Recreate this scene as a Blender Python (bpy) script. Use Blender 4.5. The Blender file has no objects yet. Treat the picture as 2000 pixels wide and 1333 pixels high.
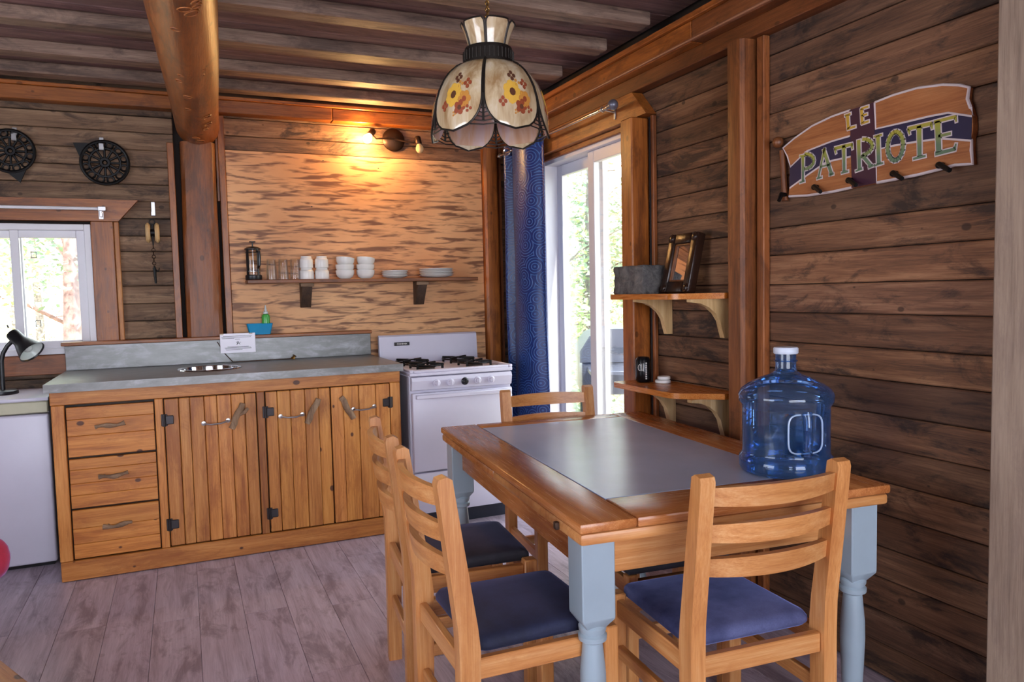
import bpy, bmesh, math, random
from mathutils import Vector, Matrix, Euler
random.seed(7)
S = bpy.context.scene
COL = S.collection
PI = math.pi

# ------------------------------------------------------------------ camera
H = 1.32
YAW, PITCH, ROLL, F = 0.412470103, -0.0645354978, -0.0223427817, 1465.77898
_f = Vector((math.sin(YAW)*math.cos(PITCH), math.cos(YAW)*math.cos(PITCH), math.sin(PITCH)))
_r0 = Vector((math.cos(YAW), -math.sin(YAW), 0)); _u0 = _r0.cross(_f)
_r = math.cos(ROLL)*_r0 + math.sin(ROLL)*_u0
_u = -math.sin(ROLL)*_r0 + math.cos(ROLL)*_u0
cd = bpy.data.cameras.new('camera'); cam = bpy.data.objects.new('camera', cd); COL.objects.link(cam)
cd.sensor_width = 36; cd.lens = F*36/2000; cd.clip_start = 0.02; cd.clip_end = 200
cam.matrix_world = Matrix(((_r.x, _u.x, -_f.x, 0), (_r.y, _u.y, -_f.y, 0), (_r.z, _u.z, -_f.z, H), (0, 0, 0, 1)))
S.camera = cam
def at(px, py, ax, val):                                 # a point of the photograph on a real plane of the room
    d = _f*F + _r*(px-1000) - _u*(py-666.5); i = 'xyz'.index(ax); c = Vector((0, 0, H))
    return c + d*((val-c[i])/d[i])

# ------------------------------------------------------------------ world and lights
W = bpy.data.worlds.new('sky'); S.world = W; W.use_nodes = True
bg = W.node_tree.nodes['Background']; bg.inputs[0].default_value = (0.86, 0.93, 1.0, 1); bg.inputs[1].default_value = 9.0
def area(name, loc, rot, sx, sy, power, color):
    l = bpy.data.lights.new(name, 'AREA'); l.shape = 'RECTANGLE'; l.size = sx; l.size_y = sy; l.energy = power; l.color = color
    o = bpy.data.objects.new(name, l); COL.objects.link(o); o.location = loc; o.rotation_euler = rot
    return o
DAY = (0.80, 0.80, 1.0)
area('daylight_rear_window', (0.2, -2.42, 1.45), (math.radians(90), 0, 0), 3.2, 1.6, 78, DAY)       # fills the rear window opening
area('daylight_side_window', (-2.92, 1.2, 1.5), (math.radians(90), 0, math.radians(-90)), 2.2, 1.4, 22, DAY)
for nm_, lc_, rt_, sx_, sy_ in (('sliding_door_portal', (2.3, 3.74, 1.08), (math.radians(90), 0, math.radians(90)), 1.05, 2.1), ('kitchen_window_portal', (-0.95, 4.98, 1.4), (math.radians(-90), 0, 0), 0.98, 0.7)):
    area(nm_, lc_, rt_, sx_, sy_, 1, (1, 1, 1)).data.cycles.is_portal = True                      # only guide the sky's own light through the openings
sl_ = bpy.data.lights.new('sun', 'SUN'); sl_.energy = 13; sl_.angle = 0.02; sl_.color = (1.0, .95, .86)
sun = bpy.data.objects.new('sun', sl_); COL.objects.link(sun); sun.rotation_euler = (math.radians(32), 0, math.radians(12))      # high sun behind the cabin: reaches the woods, not the room
S.view_settings.view_transform = 'Standard'; S.view_settings.look = 'None'; S.view_settings.gamma = 1.0
S.view_settings.use_curve_mapping = False; S.view_settings.exposure = -0.18
S.cycles.max_bounces = 6; S.cycles.transparent_max_bounces = 16; S.cycles.caustics_reflective = False; S.cycles.caustics_refractive = False
S.cycles.sample_clamp_indirect = 4.0

# ------------------------------------------------------------------ materials
def lin(r, g, b):
    f = lambda c: (c/255/12.92) if c/255 <= 0.04045 else ((c/255+0.055)/1.055)**2.4
    return (f(r), f(g), f(b), 1)
def newmat(name):
    m = bpy.data.materials.new(name); m.use_nodes = True
    nt = m.node_tree; b = nt.nodes['Principled BSDF']
    return m, nt, b
def N(nt, t, **kw):
    n = nt.nodes.new(t)
    for k, v in kw.items():
        if k in n.inputs.keys(): n.inputs[k].default_value = v
        else: setattr(n, k, v)
    return n
def ramp(nt, stops, fac=None):
    n = nt.nodes.new('ShaderNodeValToRGB'); e = n.color_ramp.elements
    while len(e) < len(stops): e.new(0.5)
    for i, (p, c) in enumerate(stops):
        e[i].position = p; e[i].color = c if len(c) == 4 else (*c, 1)
    if fac is not None: nt.links.new(fac, n.inputs[0])
    return n
def mix(nt, mode, fac, a, b):
    n = nt.nodes.new('ShaderNodeMix'); n.data_type = 'RGBA'; n.blend_type = mode
    for inp, v in ((n.inputs[0], fac), (n.inputs[6], a), (n.inputs[7], b)):
        if hasattr(v, 'is_linked') or hasattr(v, 'node'): nt.links.new(v, inp)
        else: inp.default_value = v
    return n.outputs[2]
def math_(nt, op, a, b=0.0, clamp=False):
    n = nt.nodes.new('ShaderNodeMath'); n.operation = op; n.use_clamp = clamp
    for inp, v in ((n.inputs[0], a), (n.inputs[1], b)):
        if hasattr(v, 'node'): nt.links.new(v, inp)
        else: inp.default_value = v
    return n.outputs[0]
def coords(nt, offset=True):
    tc = nt.nodes.new('ShaderNodeTexCoord'); v = tc.outputs['Object']
    if offset:
        oi = nt.nodes.new('ShaderNodeObjectInfo')
        cb = nt.nodes.new('ShaderNodeCombineXYZ')
        for i, k in enumerate((37.0, 91.0, 53.0)): nt.links.new(math_(nt, 'MULTIPLY', oi.outputs['Random'], k), cb.inputs[i])
        ad = nt.nodes.new('ShaderNodeVectorMath'); ad.operation = 'ADD'
        nt.links.new(v, ad.inputs[0]); nt.links.new(cb.outputs[0], ad.inputs[1]); v = ad.outputs[0]
    return v
def scaled(nt, v, s):
    m = nt.nodes.new('ShaderNodeMapping'); nt.links.new(v, m.inputs[0]); m.inputs['Scale'].default_value = s
    return m.outputs[0]
def noise(nt, v, scale, detail=4, rough=0.55, dist=0.0):
    n = N(nt, 'ShaderNodeTexNoise', Scale=scale, Detail=detail, Roughness=rough, Distortion=dist); nt.links.new(v, n.inputs['Vector'])
    return n.outputs['Fac']
_wc = {}
def wood(key, axis='x'):
    if (key, axis) in _wc: return _wc[key, axis]
    c0, c1, c2, stain, stain_amt, knot, rough, var, bump, grain = WOODS[key]
    m, nt, b = newmat(key+'_wood_'+axis); L = nt.links
    v = coords(nt)
    def ax(l, a): return {'x': (l, a, a), 'y': (a, l, a), 'z': (a, a, l)}[axis]
    g1 = noise(nt, scaled(nt, v, ax(0.8, grain)), 2.4, 8, 0.66, 0.35)
    g2 = noise(nt, scaled(nt, v, ax(4.0, grain*11)), 2.0, 4, 0.65)
    fac = math_(nt, 'ADD', math_(nt, 'MULTIPLY', g1, 0.64), math_(nt, 'MULTIPLY', g2, 0.36))
    col = ramp(nt, [(0.34, c0), (0.5, c1), (0.66, c2)], fac).outputs[0]
    st = noise(nt, scaled(nt, v, ax(1.9, 5.5)), 1.7, 8, 0.72, 0.6)
    sf = ramp(nt, [(0.50, (0, 0, 0, 1)), (0.62, (1, 1, 1, 1))], st).outputs[0]
    sfv = math_(nt, 'MULTIPLY', sf, stain_amt)
    col = mix(nt, 'MIX', sfv, col, stain)
    sp_ = nt.nodes.new('ShaderNodeSeparateXYZ'); L.new(v, sp_.inputs[0]); o3 = dict(x=(0, 1, 2), y=(1, 0, 2), z=(2, 0, 1))[axis]
    cb2 = nt.nodes.new('ShaderNodeCombineXYZ'); L.new(math_(nt, 'MULTIPLY', sp_.outputs[o3[0]], 4.2), cb2.inputs[0])
    L.new(math_(nt, 'MULTIPLY', math_(nt, 'ADD', sp_.outputs[o3[1]], sp_.outputs[o3[2]]), 6.0), cb2.inputs[1])
    vo = N(nt, 'ShaderNodeTexVoronoi', Scale=1.0); vo.voronoi_dimensions = '2D'; L.new(cb2.outputs[0], vo.inputs['Vector'])
    sc_ = nt.nodes.new('ShaderNodeSeparateXYZ'); L.new(vo.outputs['Color'], sc_.inputs[0])
    lim = math_(nt, 'MULTIPLY', math_(nt, 'SUBTRACT', sc_.outputs[0], 0.35, True), 0.13)      # many cells hold no knot, the rest differ in size
    kf = math_(nt, 'MULTIPLY', math_(nt, 'SUBTRACT', lim, vo.outputs['Distance']), 45.0, True)
    col = mix(nt, 'MIX', math_(nt, 'MULTIPLY', kf, knot), col, (c0[0]*0.25, c0[1]*0.2, c0[2]*0.2, 1))
    oi = nt.nodes.new('ShaderNodeObjectInfo')
    col = mix(nt, 'MULTIPLY', 1.0, col, oi.outputs['Color'])
    hsv = nt.nodes.new('ShaderNodeHueSaturation'); L.new(col, hsv.inputs['Color'])
    L.new(math_(nt, 'ADD', math_(nt, 'MULTIPLY', oi.outputs['Random'], 2*var), 1-var), hsv.inputs['Value'])
    L.new(hsv.outputs[0], b.inputs['Base Color'])
    rr = math_(nt, 'ADD', math_(nt, 'MULTIPLY', g2, 0.25), rough-0.1)
    L.new(rr, b.inputs['Roughness'])
    bp = N(nt, 'ShaderNodeBump', Strength=bump, Distance=0.004); L.new(fac, bp.inputs['Height']); L.new(bp.outputs[0], b.inputs['Normal'])
    _wc[key, axis] = m
    return m
#         dark, mid, light, stain, stain amount, knot, roughness, per-piece variation, bump, grain frequency across
WOODS = {
 'weathered': (lin(68,46,34), lin(122,88,64), lin(160,124,94), lin(40,29,26), .85, .7, .68, .24, .7, 11),
 'greyplank': (lin(74,52,38), lin(128,98,74), lin(160,130,102), lin(52,38,32), .8, .6, .72, .2, .7, 11),
 'ceiling':   (lin(92,66,64), lin(126,96,92), lin(156,124,116), lin(62,46,44), .5, .2, .6, .15, .35, 10),
 'joist':     (lin(84,64,54), lin(134,108,92), lin(166,140,120), lin(60,46,42), .55, .3, .62, .12, .4, 10),
 'varnish':   (lin(96,48,16), lin(152,86,34), lin(184,112,52), lin(74,34,14), .55, .6, .34, .10, .3, 12),
 'redvarnish':(lin(80,42,20), lin(126,72,36), lin(156,96,54), lin(56,30,18), .55, .5, .40, .10, .35, 12),
 'log':       (lin(96,52,22), lin(150,86,40), lin(180,112,60), lin(84,54,38), .6, .55, .38, .05, .7, 7),
 'pine':      (lin(146,82,32), lin(194,126,60), lin(216,154,86), lin(148,80,30), .55, .95, .42, .10, .25, 13),
 'beech':     (lin(168,104,54), lin(200,136,78), lin(216,164,110), lin(172,104,54), .4, .0, .34, .06, .12, 16),
 'tablewood': (lin(148,84,42), lin(184,114,62), lin(206,140,86), lin(140,78,38), .4, .0, .22, .05, .12, 15),
 'shelfwood': (lin(160,86,28), lin(200,118,44), lin(216,142,66), lin(150,76,24), .3, .1, .26, .05, .12, 14),
 'bracket':   (lin(176,136,88), lin(206,170,118), lin(220,190,142), lin(180,138,90), .3, .1, .5, .05, .15, 14),
 'palepost':  (lin(118,98,84), lin(152,130,112), lin(172,150,130), lin(118,98,90), .4, .75, .7, .05, .3, 12),
 'dark':      (lin(40,26,18), lin(66,44,30), lin(88,62,44), lin(24,16,12), .5, .3, .6, .1, .4, 12),
 'floor':     (lin(150,134,144), lin(186,170,184), lin(208,194,206), lin(122,106,116), .65, .25, .38, .07, .08, 9),
 'driftwood': (lin(92,68,50), lin(142,112,86), lin(176,150,122), lin(64,46,36), .5, .2, .7, .1, .6, 20),
 'signwood':  (lin(122,66,32), lin(164,100,56), lin(184,124,76), lin(116,62,30), .3, .1, .5, .05, .15, 11),
 'deck':      (lin(120,104,92), lin(150,134,120), lin(170,156,142), lin(100,88,80), .4, .2, .8, .1, .3, 9),
}
_mc = {}
def plain(name, color, rough=0.5, metal=0.0, emit=0.0, ecol=None, spec=0.5, var=0.04, nscale=8.0, coat=0.0, bump=0.0, sheen=0.0):
    if name in _mc: return _mc[name]
    m, nt, b = newmat(name)
    v = coords(nt); nz = noise(nt, v, nscale, 4, 0.6)
    c = ramp(nt, [(0.3, tuple(x*(1-var*2) for x in color[:3])+(1,)), (0.7, tuple(min(1, x*(1+var*2)) for x in color[:3])+(1,))], nz).outputs[0]
    nt.links.new(c, b.inputs['Base Color'])
    b.inputs['Roughness'].default_value = rough; b.inputs['Metallic'].default_value = metal
    b.inputs['Specular IOR Level'].default_value = spec; b.inputs['Coat Weight'].default_value = coat; b.inputs['Sheen Weight'].default_value = sheen
    if bump:
        bp = N(nt, 'ShaderNodeBump', Strength=bump, Distance=0.003); nt.links.new(nz, bp.inputs['Height']); nt.links.new(bp.outputs[0], b.inputs['Normal'])
    if emit:
        b.inputs['Emission Color'].default_value = ecol or color; b.inputs['Emission Strength'].default_value = emit
    _mc[name] = m
    return m
def thin_glass(name, tint, gloss=1.0, rough=0.02, body=0.0):
    if name in _mc: return _mc[name]
    m = bpy.data.materials.new(name); m.use_nodes = True; nt = m.node_tree; nt.nodes.clear()
    o = nt.nodes.new('ShaderNodeOutputMaterial'); t = nt.nodes.new('ShaderNodeBsdfTransparent'); t.inputs[0].default_value = tint
    g = nt.nodes.new('ShaderNodeBsdfGlossy'); g.inputs['Roughness'].default_value = rough; g.inputs[0].default_value = (1, 1, 1, 1)
    lw = N(nt, 'ShaderNodeFresnel', IOR=1.45); mx = nt.nodes.new('ShaderNodeMixShader')
    nt.links.new(math_(nt, 'MULTIPLY', lw.outputs[0], gloss), mx.inputs[0]); nt.links.new(t.outputs[0], mx.inputs[1]); nt.links.new(g.outputs[0], mx.inputs[2]); fin = mx.outputs[0]
    if body:
        df = nt.nodes.new('ShaderNodeBsdfDiffuse'); df.inputs[0].default_value = tuple(c*c*.8 for c in tint[:3])+(1,); m2 = nt.nodes.new('ShaderNodeMixShader'); m2.inputs[0].default_value = body
        nt.links.new(fin, m2.inputs[1]); nt.links.new(df.outputs[0], m2.inputs[2]); fin = m2.outputs[0]
    nt.links.new(fin, o.inputs[0])
    _mc[name] = m
    return m
def mat_plywood():
    m, nt, b = newmat('scorched_plywood'); v = coords(nt, False)
    streak = noise(nt, scaled(nt, v, (5.0, 1, 40)), 1.0, 3, 0.5, 0.55)
    st2 = noise(nt, scaled(nt, v, (8, 1, 85)), 1.0, 2, 0.5, 0.6)
    wob = noise(nt, v, 2.2, 3)
    base = ramp(nt, [(0.3, lin(204,144,94)), (0.7, lin(226,170,118))], wob).outputs[0]
    f1 = ramp(nt, [(0.49, (0, 0, 0, 1)), (0.63, (1, 1, 1, 1))], streak).outputs[0]
    f2 = ramp(nt, [(0.60, (0, 0, 0, 1)), (0.72, (1, 1, 1, 1))], st2).outputs[0]
    c = mix(nt, 'MIX', math_(nt, 'MULTIPLY', f2, 0.5), base, lin(150,96,56))
    c = mix(nt, 'MIX', math_(nt, 'MULTIPLY', f1, 0.85), c, lin(96,50,24))
    nt.links.new(c, b.inputs['Base Color']); b.inputs['Roughness'].default_value = 0.5
    return m
def mat_zinc():
    m, nt, b = newmat('zinc'); v = coords(nt, False)
    n1 = noise(nt, scaled(nt, v, (2.5, 4, 6)), 2.5, 8, 0.7, 0.5); n2 = noise(nt, scaled(nt, v, (6, 30, 30)), 1.5, 4)
    f = math_(nt, 'ADD', math_(nt, 'MULTIPLY', n1, 0.7), math_(nt, 'MULTIPLY', n2, 0.3))
    c = ramp(nt, [(0.34, lin(98,98,96)), (0.52, lin(122,122,121)), (0.68, lin(158,158,162))], f).outputs[0]
    nt.links.new(c, b.inputs['Base Color']); b.inputs['Metallic'].default_value = 0.4
    nt.links.new(math_(nt, 'ADD', math_(nt, 'MULTIPLY', n1, 0.3), 0.2), b.inputs['Roughness'])
    return m
def mat_curtain():
    m, nt, b = newmat('blue_swirl_satin'); v = coords(nt, False)
    vv = scaled(nt, v, (1, 1, 1))
    vo = N(nt, 'ShaderNodeTexVoronoi', Scale=9.5); vo.voronoi_dimensions = '2D'
    sep = nt.nodes.new('ShaderNodeSeparateXYZ'); nt.links.new(vv, sep.inputs[0]); cb = nt.nodes.new('ShaderNodeCombineXYZ')
    nt.links.new(sep.outputs[1], cb.inputs[0]); nt.links.new(sep.outputs[2], cb.inputs[1]); nt.links.new(cb.outputs[0], vo.inputs['Vector'])
    s = math_(nt, 'SINE', math_(nt, 'MULTIPLY', vo.outputs['Distance'], 42.0))
    f = ramp(nt, [(0.45, (0, 0, 0, 1)), (0.9, (1, 1, 1, 1))], s).outputs[0]
    c = mix(nt, 'MIX', math_(nt, 'MULTIPLY', f, 0.5), lin(6,36,104), lin(84,132,200))
    nt.links.new(c, b.inputs['Base Color']); b.inputs['Roughness'].default_value = 0.34; b.inputs['Sheen Weight'].default_value = 0.0
    bp = N(nt, 'ShaderNodeBump', Strength=0.2, Distance=0.003); nt.links.new(f, bp.inputs['Height']); nt.links.new(bp.outputs[0], b.inputs['Normal'])
    return m
def mat_velvet(name, c0, c1, sheen=1.0):
    m, nt, b = newmat(name); v = coords(nt)
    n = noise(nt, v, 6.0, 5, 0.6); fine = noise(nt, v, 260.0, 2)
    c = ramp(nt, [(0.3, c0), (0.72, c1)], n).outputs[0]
    c = mix(nt, 'MULTIPLY', 0.35, c, ramp(nt, [(0.3, (0.5, 0.5, 0.5, 1)), (0.7, (1, 1, 1, 1))], fine).outputs[0])
    nt.links.new(c, b.inputs['Base Color']); b.inputs['Roughness'].default_value = 0.8; b.inputs['Sheen Weight'].default_value = sheen
    b.inputs['Sheen Roughness'].default_value = 0.35; b.inputs['Sheen Tint'].default_value = lin(120,130,190)
    return m
def mat_artglass(name, ca, cb_, cc):
    m, nt, b = newmat(name); v = coords(nt)
    n = noise(nt, scaled(nt, v, (14, 14, 3)), 1.6, 4, 0.6, 0.5)
    c = ramp(nt, [(0.3, ca), (0.5, cb_), (0.72, cc)], n).outputs[0]
    nt.links.new(c, b.inputs['Base Color']); b.inputs['Roughness'].default_value = 0.16
    b.inputs['Subsurface Weight'].default_value = 0.0; b.inputs['Coat Weight'].default_value = 0.6; b.inputs['Coat Roughness'].default_value = 0.06
    return m
def mat_rock():
    m, nt, b = newmat('carved_grey_stone'); v = coords(nt)
    n = noise(nt, v, 22.0, 8, 0.7, 0.5)
    c = ramp(nt, [(0.3, lin(60,58,60)), (0.55, lin(110,106,104)), (0.75, lin(150,140,130))], n).outputs[0]
    nt.links.new(c, b.inputs['Base Color']); b.inputs['Roughness'].default_value = 0.85
    bp = N(nt, 'ShaderNodeBump', Strength=1.0, Distance=0.02); nt.links.new(n, bp.inputs['Height']); nt.links.new(bp.outputs[0], b.inputs['Normal'])
    return m
def mat_letter():
    m, nt, b = newmat('yellow_to_green_paint'); v = coords(nt, False)
    sep = nt.nodes.new('ShaderNodeSeparateXYZ'); nt.links.new(v, sep.inputs[0])
    f = math_(nt, 'MULTIPLY', math_(nt, 'SUBTRACT', sep.outputs[2], 1.70), 6.6, True)
    c = ramp(nt, [(0.2, lin(96,118,92)), (0.55, lin(150,150,60)), (0.9, lin(190,150,50))], f).outputs[0]
    nt.links.new(c, b.inputs['Base Color']); b.inputs['Roughness'].default_value = 0.5
    return m
def mat_leaf(name, c):
    m, nt, b = newmat(name); v = coords(nt); n = noise(nt, v, 3.0, 3)
    cc = ramp(nt, [(0.3, tuple(x*0.7 for x in c[:3])+(1,)), (0.7, tuple(min(1, x*1.35) for x in c[:3])+(1,))], n).outputs[0]
    nt.links.new(cc, b.inputs['Base Color']); b.inputs['Roughness'].default_value = 0.6; b.inputs['Transmission Weight'].default_value = 0.0
    return m
PLY = mat_plywood(); ZINC = mat_zinc(); CURT = mat_curtain(); ROCK = mat_rock()
SEAT = mat_velvet('navy_velour', lin(26,34,78), lin(98,104,150))  # lighter tone: worn pile, with the seat's sheen highlight painted in
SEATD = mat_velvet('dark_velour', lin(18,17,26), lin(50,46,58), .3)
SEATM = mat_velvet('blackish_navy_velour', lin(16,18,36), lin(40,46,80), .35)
REDV = mat_velvet('red_velour', lin(170,16,48), lin(206,34,72))
GLASSY = mat_artglass('cream_streaked_glass', lin(160,126,86), lin(200,176,140), lin(222,208,184))
GLASSLIT = mat_artglass('pink_lit_glass', lin(196,150,116), lin(210,172,146), lin(206,186,190))  # same petal glass, with the light inside the shade painted in as pink
WHITE = plain('white_enamel', lin(206,202,218), 0.34, var=0.01)
PVC = plain('white_vinyl', lin(224,222,228), 0.35, var=0.01)
BLACK = plain('black_plastic', lin(20,20,24), 0.35)
IRON = plain('cast_iron', lin(22,21,22), 0.45, 0.6, bump=0.3, nscale=40)
STEEL = plain('brushed_steel', lin(176,174,176), 0.3, 1.0)
CHROME = plain('polished_steel', lin(206,204,204), 0.1, 1.0)
BRONZE = plain('dark_bronze', lin(58,40,30), 0.42, 0.7)
BRASS = plain('aged_brass', lin(150,112,58), 0.35, 0.9)
LEAD = plain('dark_lead_came', lin(52,46,42), 0.45, 0.7, bump=0.3, nscale=60)
CERAM = plain('white_ceramic', lin(228,224,220), 0.25, var=0.01)
PAINTB = plain('blue_grey_paint', lin(150,166,178), 0.35, var=0.02)
INLAY = plain('grey_blue_laminate', lin(184,198,228), 0.26, var=0.04, nscale=3)
PANE = thin_glass('window_glass', (0.97, 0.985, 0.98, 1), 0.45)
GLASSW = thin_glass('clear_drinking_glass', (0.95, 0.95, 0.94, 1), 0.55, 0.06)
JUGP = thin_glass('blue_polycarbonate', (0.50, 0.68, 0.93, 1), 1.0, 0.04, 0.07)
WATER = thin_glass('drinking_water', (0.58, 0.80, 0.97, 1), 0.6, 0.02, 0.05)

# ------------------------------------------------------------------ mesh helpers
class B:
    def __init__(s): s.bm = bmesh.new()
    def box(s, c, d, bev=0.0, rot=None, seg=1):
        bm = s.bm; r = bmesh.ops.create_cube(bm, size=1.0); vs = r['verts']
        for v in vs: v.co = Vector((v.co.x*d[0], v.co.y*d[1], v.co.z*d[2]))
        if bev:
            es = list({e for v in vs for e in v.link_edges})
            rr = bmesh.ops.bevel(bm, geom=es, offset=bev, segments=seg, affect='EDGES', profile=0.5); vs = list({v for f in rr['faces'] for v in f.verts} | {v for v in vs if v.is_valid})
        M = Matrix.Translation(Vector(c)) @ (Euler(rot).to_matrix().to_4x4() if rot else Matrix())
        for v in vs: v.co = M @ v.co
        return s
    def lo(s, a, b, bev=0.0, seg=1):
        return s.box([(a[i]+b[i])/2 for i in range(3)], [abs(b[i]-a[i]) for i in range(3)], bev, None, seg)
    def loft(s, rings, closed=True, caps=True):
        bm = s.bm; R = [[bm.verts.new(p) for p in ring] for ring in rings]; n = len(R[0])
        for a, b in zip(R, R[1:]):
            for i in range(n if closed else n-1):
                bm.faces.new((a[i], a[(i+1) % n], b[(i+1) % n], b[i]))
        if caps: bm.faces.new(R[0][::-1]); bm.faces.new(R[-1])
        return s
    def tube(s, path, r, seg=10, caps=True):
        P = [Vector(p) for p in path]; rr = r if isinstance(r, (list, tuple)) else [r]*len(P)
        rings = []; up = None
        for i, p in enumerate(P):
            t = (P[min(i+1, len(P)-1)]-P[max(i-1, 0)]).normalized()
            if up is None: up = Vector((0, 0, 1)) if abs(t.z) < 0.9 else Vector((1, 0, 0))
            a = (up - t*up.dot(t)).normalized(); b = t.cross(a); up = a
            rings.append([p + (a*math.cos(2*PI*k/seg) + b*math.sin(2*PI*k/seg))*rr[i] for k in range(seg)])
        return s.loft(rings, True, caps)
    def lathe(s, prof, seg=24, c=(0, 0, 0), M=None, cap=True):
        c = Vector(c); rings = []
        for r, z in prof:
            r = max(r, 1e-4)
            ring = [Vector((r*math.cos(2*PI*k/seg), r*math.sin(2*PI*k/seg), z)) for k in range(seg)]
            rings.append([(M @ p if M else p) + c for p in ring])
        return s.loft(rings, True, cap)
    def prism(s, pts, o, u, v, t):                        # outline in the u-v plane at o, thickened along u x v by t
        o, u, v = Vector(o), Vector(u), Vector(v); n = u.cross(v).normalized()*t
        a = [o + u*p[0] + v*p[1] for p in pts]
        return s.loft([a, [p+n for p in a]])
    def sphere(s, c, r, u=16, v=10, sc=(1, 1, 1)):
        R = bmesh.ops.create_uvsphere(s.bm, u_segments=u, v_segments=v, radius=r)
        for w in R['verts']: w.co = Vector((w.co.x*sc[0], w.co.y*sc[1], w.co.z*sc[2])) + Vector(c)
        return s
    def torus(s, c, R, r, M=None, seg=20, n=8, a0=0, a1=2*PI):
        full = abs(a1-a0-2*PI) < 1e-6; rings = []
        for k in range(seg if full else seg+1):
            a = a0+(a1-a0)*k/seg
            ring = [Vector(((R+r*math.cos(2*PI*j/n))*math.cos(a), (R+r*math.cos(2*PI*j/n))*math.sin(a), r*math.sin(2*PI*j/n))) for j in range(n)]
            rings.append([(M @ p if M else p)+Vector(c) for p in ring])
        if full: rings.append(rings[0]); return s.loft_shared(rings)
        return s.loft(rings)
    def loft_shared(s, rings):
        bm = s.bm; R = [[bm.verts.new(p) for p in ring] for ring in rings[:-1]]; R.append(R[0]); n = len(R[0])
        for a, b in zip(R, R[1:]):
            for i in range(n): bm.faces.new((a[i], a[(i+1) % n], b[(i+1) % n], b[i]))
        return s
    def mesh(s, name, mat, smooth=38):
        bmesh.ops.recalc_face_normals(s.bm, faces=s.bm.faces[:])
        me = bpy.data.meshes.new(name); s.bm.to_mesh(me); s.bm.free()
        if mat: me.materials.append(mat)
        if smooth:
            for p in me.polygons: p.use_smooth = True
            me.set_sharp_from_angle(angle=math.radians(smooth))
        return me
    def build(s, name, mat, parent=None, loc=None, rot=None, tint=None, smooth=38):
        return link(name, s.mesh(name, mat, smooth), parent, loc, rot, tint)
def link(name, me, parent=None, loc=None, rot=None, tint=None):
    o = bpy.data.objects.new(name, me); COL.objects.link(o)
    if loc is not None: o.location = loc
    if rot is not None: o.rotation_euler = rot
    if tint is not None: o.color = (*tint, 1) if len(tint) == 3 else tint
    if parent: o.parent = parent
    return o
def tag(o, label, cat, group=None, kind=None):
    o['label'] = label; o['category'] = cat
    if group: o['group'] = group
    if kind: o['kind'] = kind
    return o
def thing(name, label, cat, loc=(0, 0, 0), rz=0, group=None, kind=None):
    o = link(name, None, None, loc, (0, 0, rz)); o.empty_display_size = 0.1
    return tag(o, label, cat, group, kind)
def dup(root, loc, rz, label=None):
    def cp(o, par):
        c = o.copy(); COL.objects.link(c); c.parent = par
        for ch in [k for k in allobj if k.parent == o]: cp(ch, c)
        return c
    allobj = list(bpy.data.objects)
    r = cp(root, None); r.location = loc; r.rotation_euler = (0, 0, rz)
    if label: r['label'] = label
    return r
_bc = {}
def board(name, parent, a, b, axis, key, tint=(1, 1, 1), bev=0.003, skew=0.0):
    """one board between world corners a and b; its grain runs along `axis`"""
    c = Vector([(a[i]+b[i])/2 for i in range(3)]); d = [abs(b[i]-a[i]) for i in range(3)]
    if axis == 'x': ld, rot = (d[0], d[1], d[2]), (0, skew, 0)
    elif axis == 'y': ld, rot = (d[1], d[0], d[2]), (0, 0, PI/2)
    else: ld, rot = (d[2], d[1], d[0]), (0, -PI/2, 0)
    k = (tuple(round(x, 4) for x in ld), key, bev)
    if k not in _bc: _bc[k] = B().box((0, 0, 0), ld, min(bev, min(ld)*0.3)).mesh(name, wood(key), 0)
    o = link(name, _bc[k], None, c, rot, tint)
    if parent:
        o.parent = parent
        if parent.location.length or any(parent.rotation_euler):
            o.matrix_parent_inverse = Matrix.LocRotScale(parent.location, parent.rotation_euler, None).inverted()
    return o
# ================================================================== the room
YB, XR = 4.83, 2.10
XL, YR, ZC = -3.0, -2.5, 2.56
DARKW = plain('dark_gap_wood', lin(30,20,15), 0.9)
def struct(o, label, cat): return tag(o, label, cat, kind='structure')

# floor -----------------------------------------------------------------
floor = B().lo((XL, YR, -0.08), (XR+0.1, YB+0.1, -0.009)).build('floor', wood('floor', 'y'))
struct(floor, 'grey-mauve wood laminate plank floor', 'floor')
pw = 0.1747
k0 = int((-2.3-0.006)/pw)
for k in range(k0, 12):
    x0 = 0.006+k*pw; x1 = min(x0+pw-0.0014, XR-0.002)
    if x1 <= x0: continue
    y = -0.9 - ((k*0.53) % 1)*1.2
    while y < YB:
        ya, yb_ = y, min(y+1.2-0.0014, YB)
        if yb_ > 0.3:
            t = 0.95+random.random()*0.1; board('plank', floor, (x0, ya, -0.009), (x1, yb_, 0.0), 'y', 'floor', (t, t*random.uniform(.985, 1.0), t*random.uniform(.99, 1.03)), 0.0008)
        y += 1.2

# ceiling -----------------------------------------------------------------
ceiling = B().lo((XL, YR, ZC+0.02), (XR+0.1, YB+0.1, ZC+0.1)).build('ceiling', DARKW)
struct(ceiling, 'purple-brown board ceiling carried on rough joists', 'ceiling')
y = YR; i = 0
while y < YB:
    w = (0.145, 0.16, 0.13, 0.15)[i % 4]; t = random.uniform(.9, 1.1)
    board('board', ceiling, (XL, y, ZC), (XR, min(y+w-0.003, YB), ZC+0.02), 'x', 'ceiling', (t, t*.98, t*random.uniform(.97, 1.05)))
    y += w; i += 1
for yj in (-1.9, -1.4, -0.9, -0.4, 0.1, 0.6, 1.1, 1.57, 2.03, 2.47, 2.885, 3.26, 3.73, 4.20, 4.57):
    t = random.uniform(.92, 1.1)
    board('joist', ceiling, (XL, yj, 2.50), (1.975, yj+0.105, ZC), 'x', 'joist', (t, t, t*1.02), 0.006)

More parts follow.
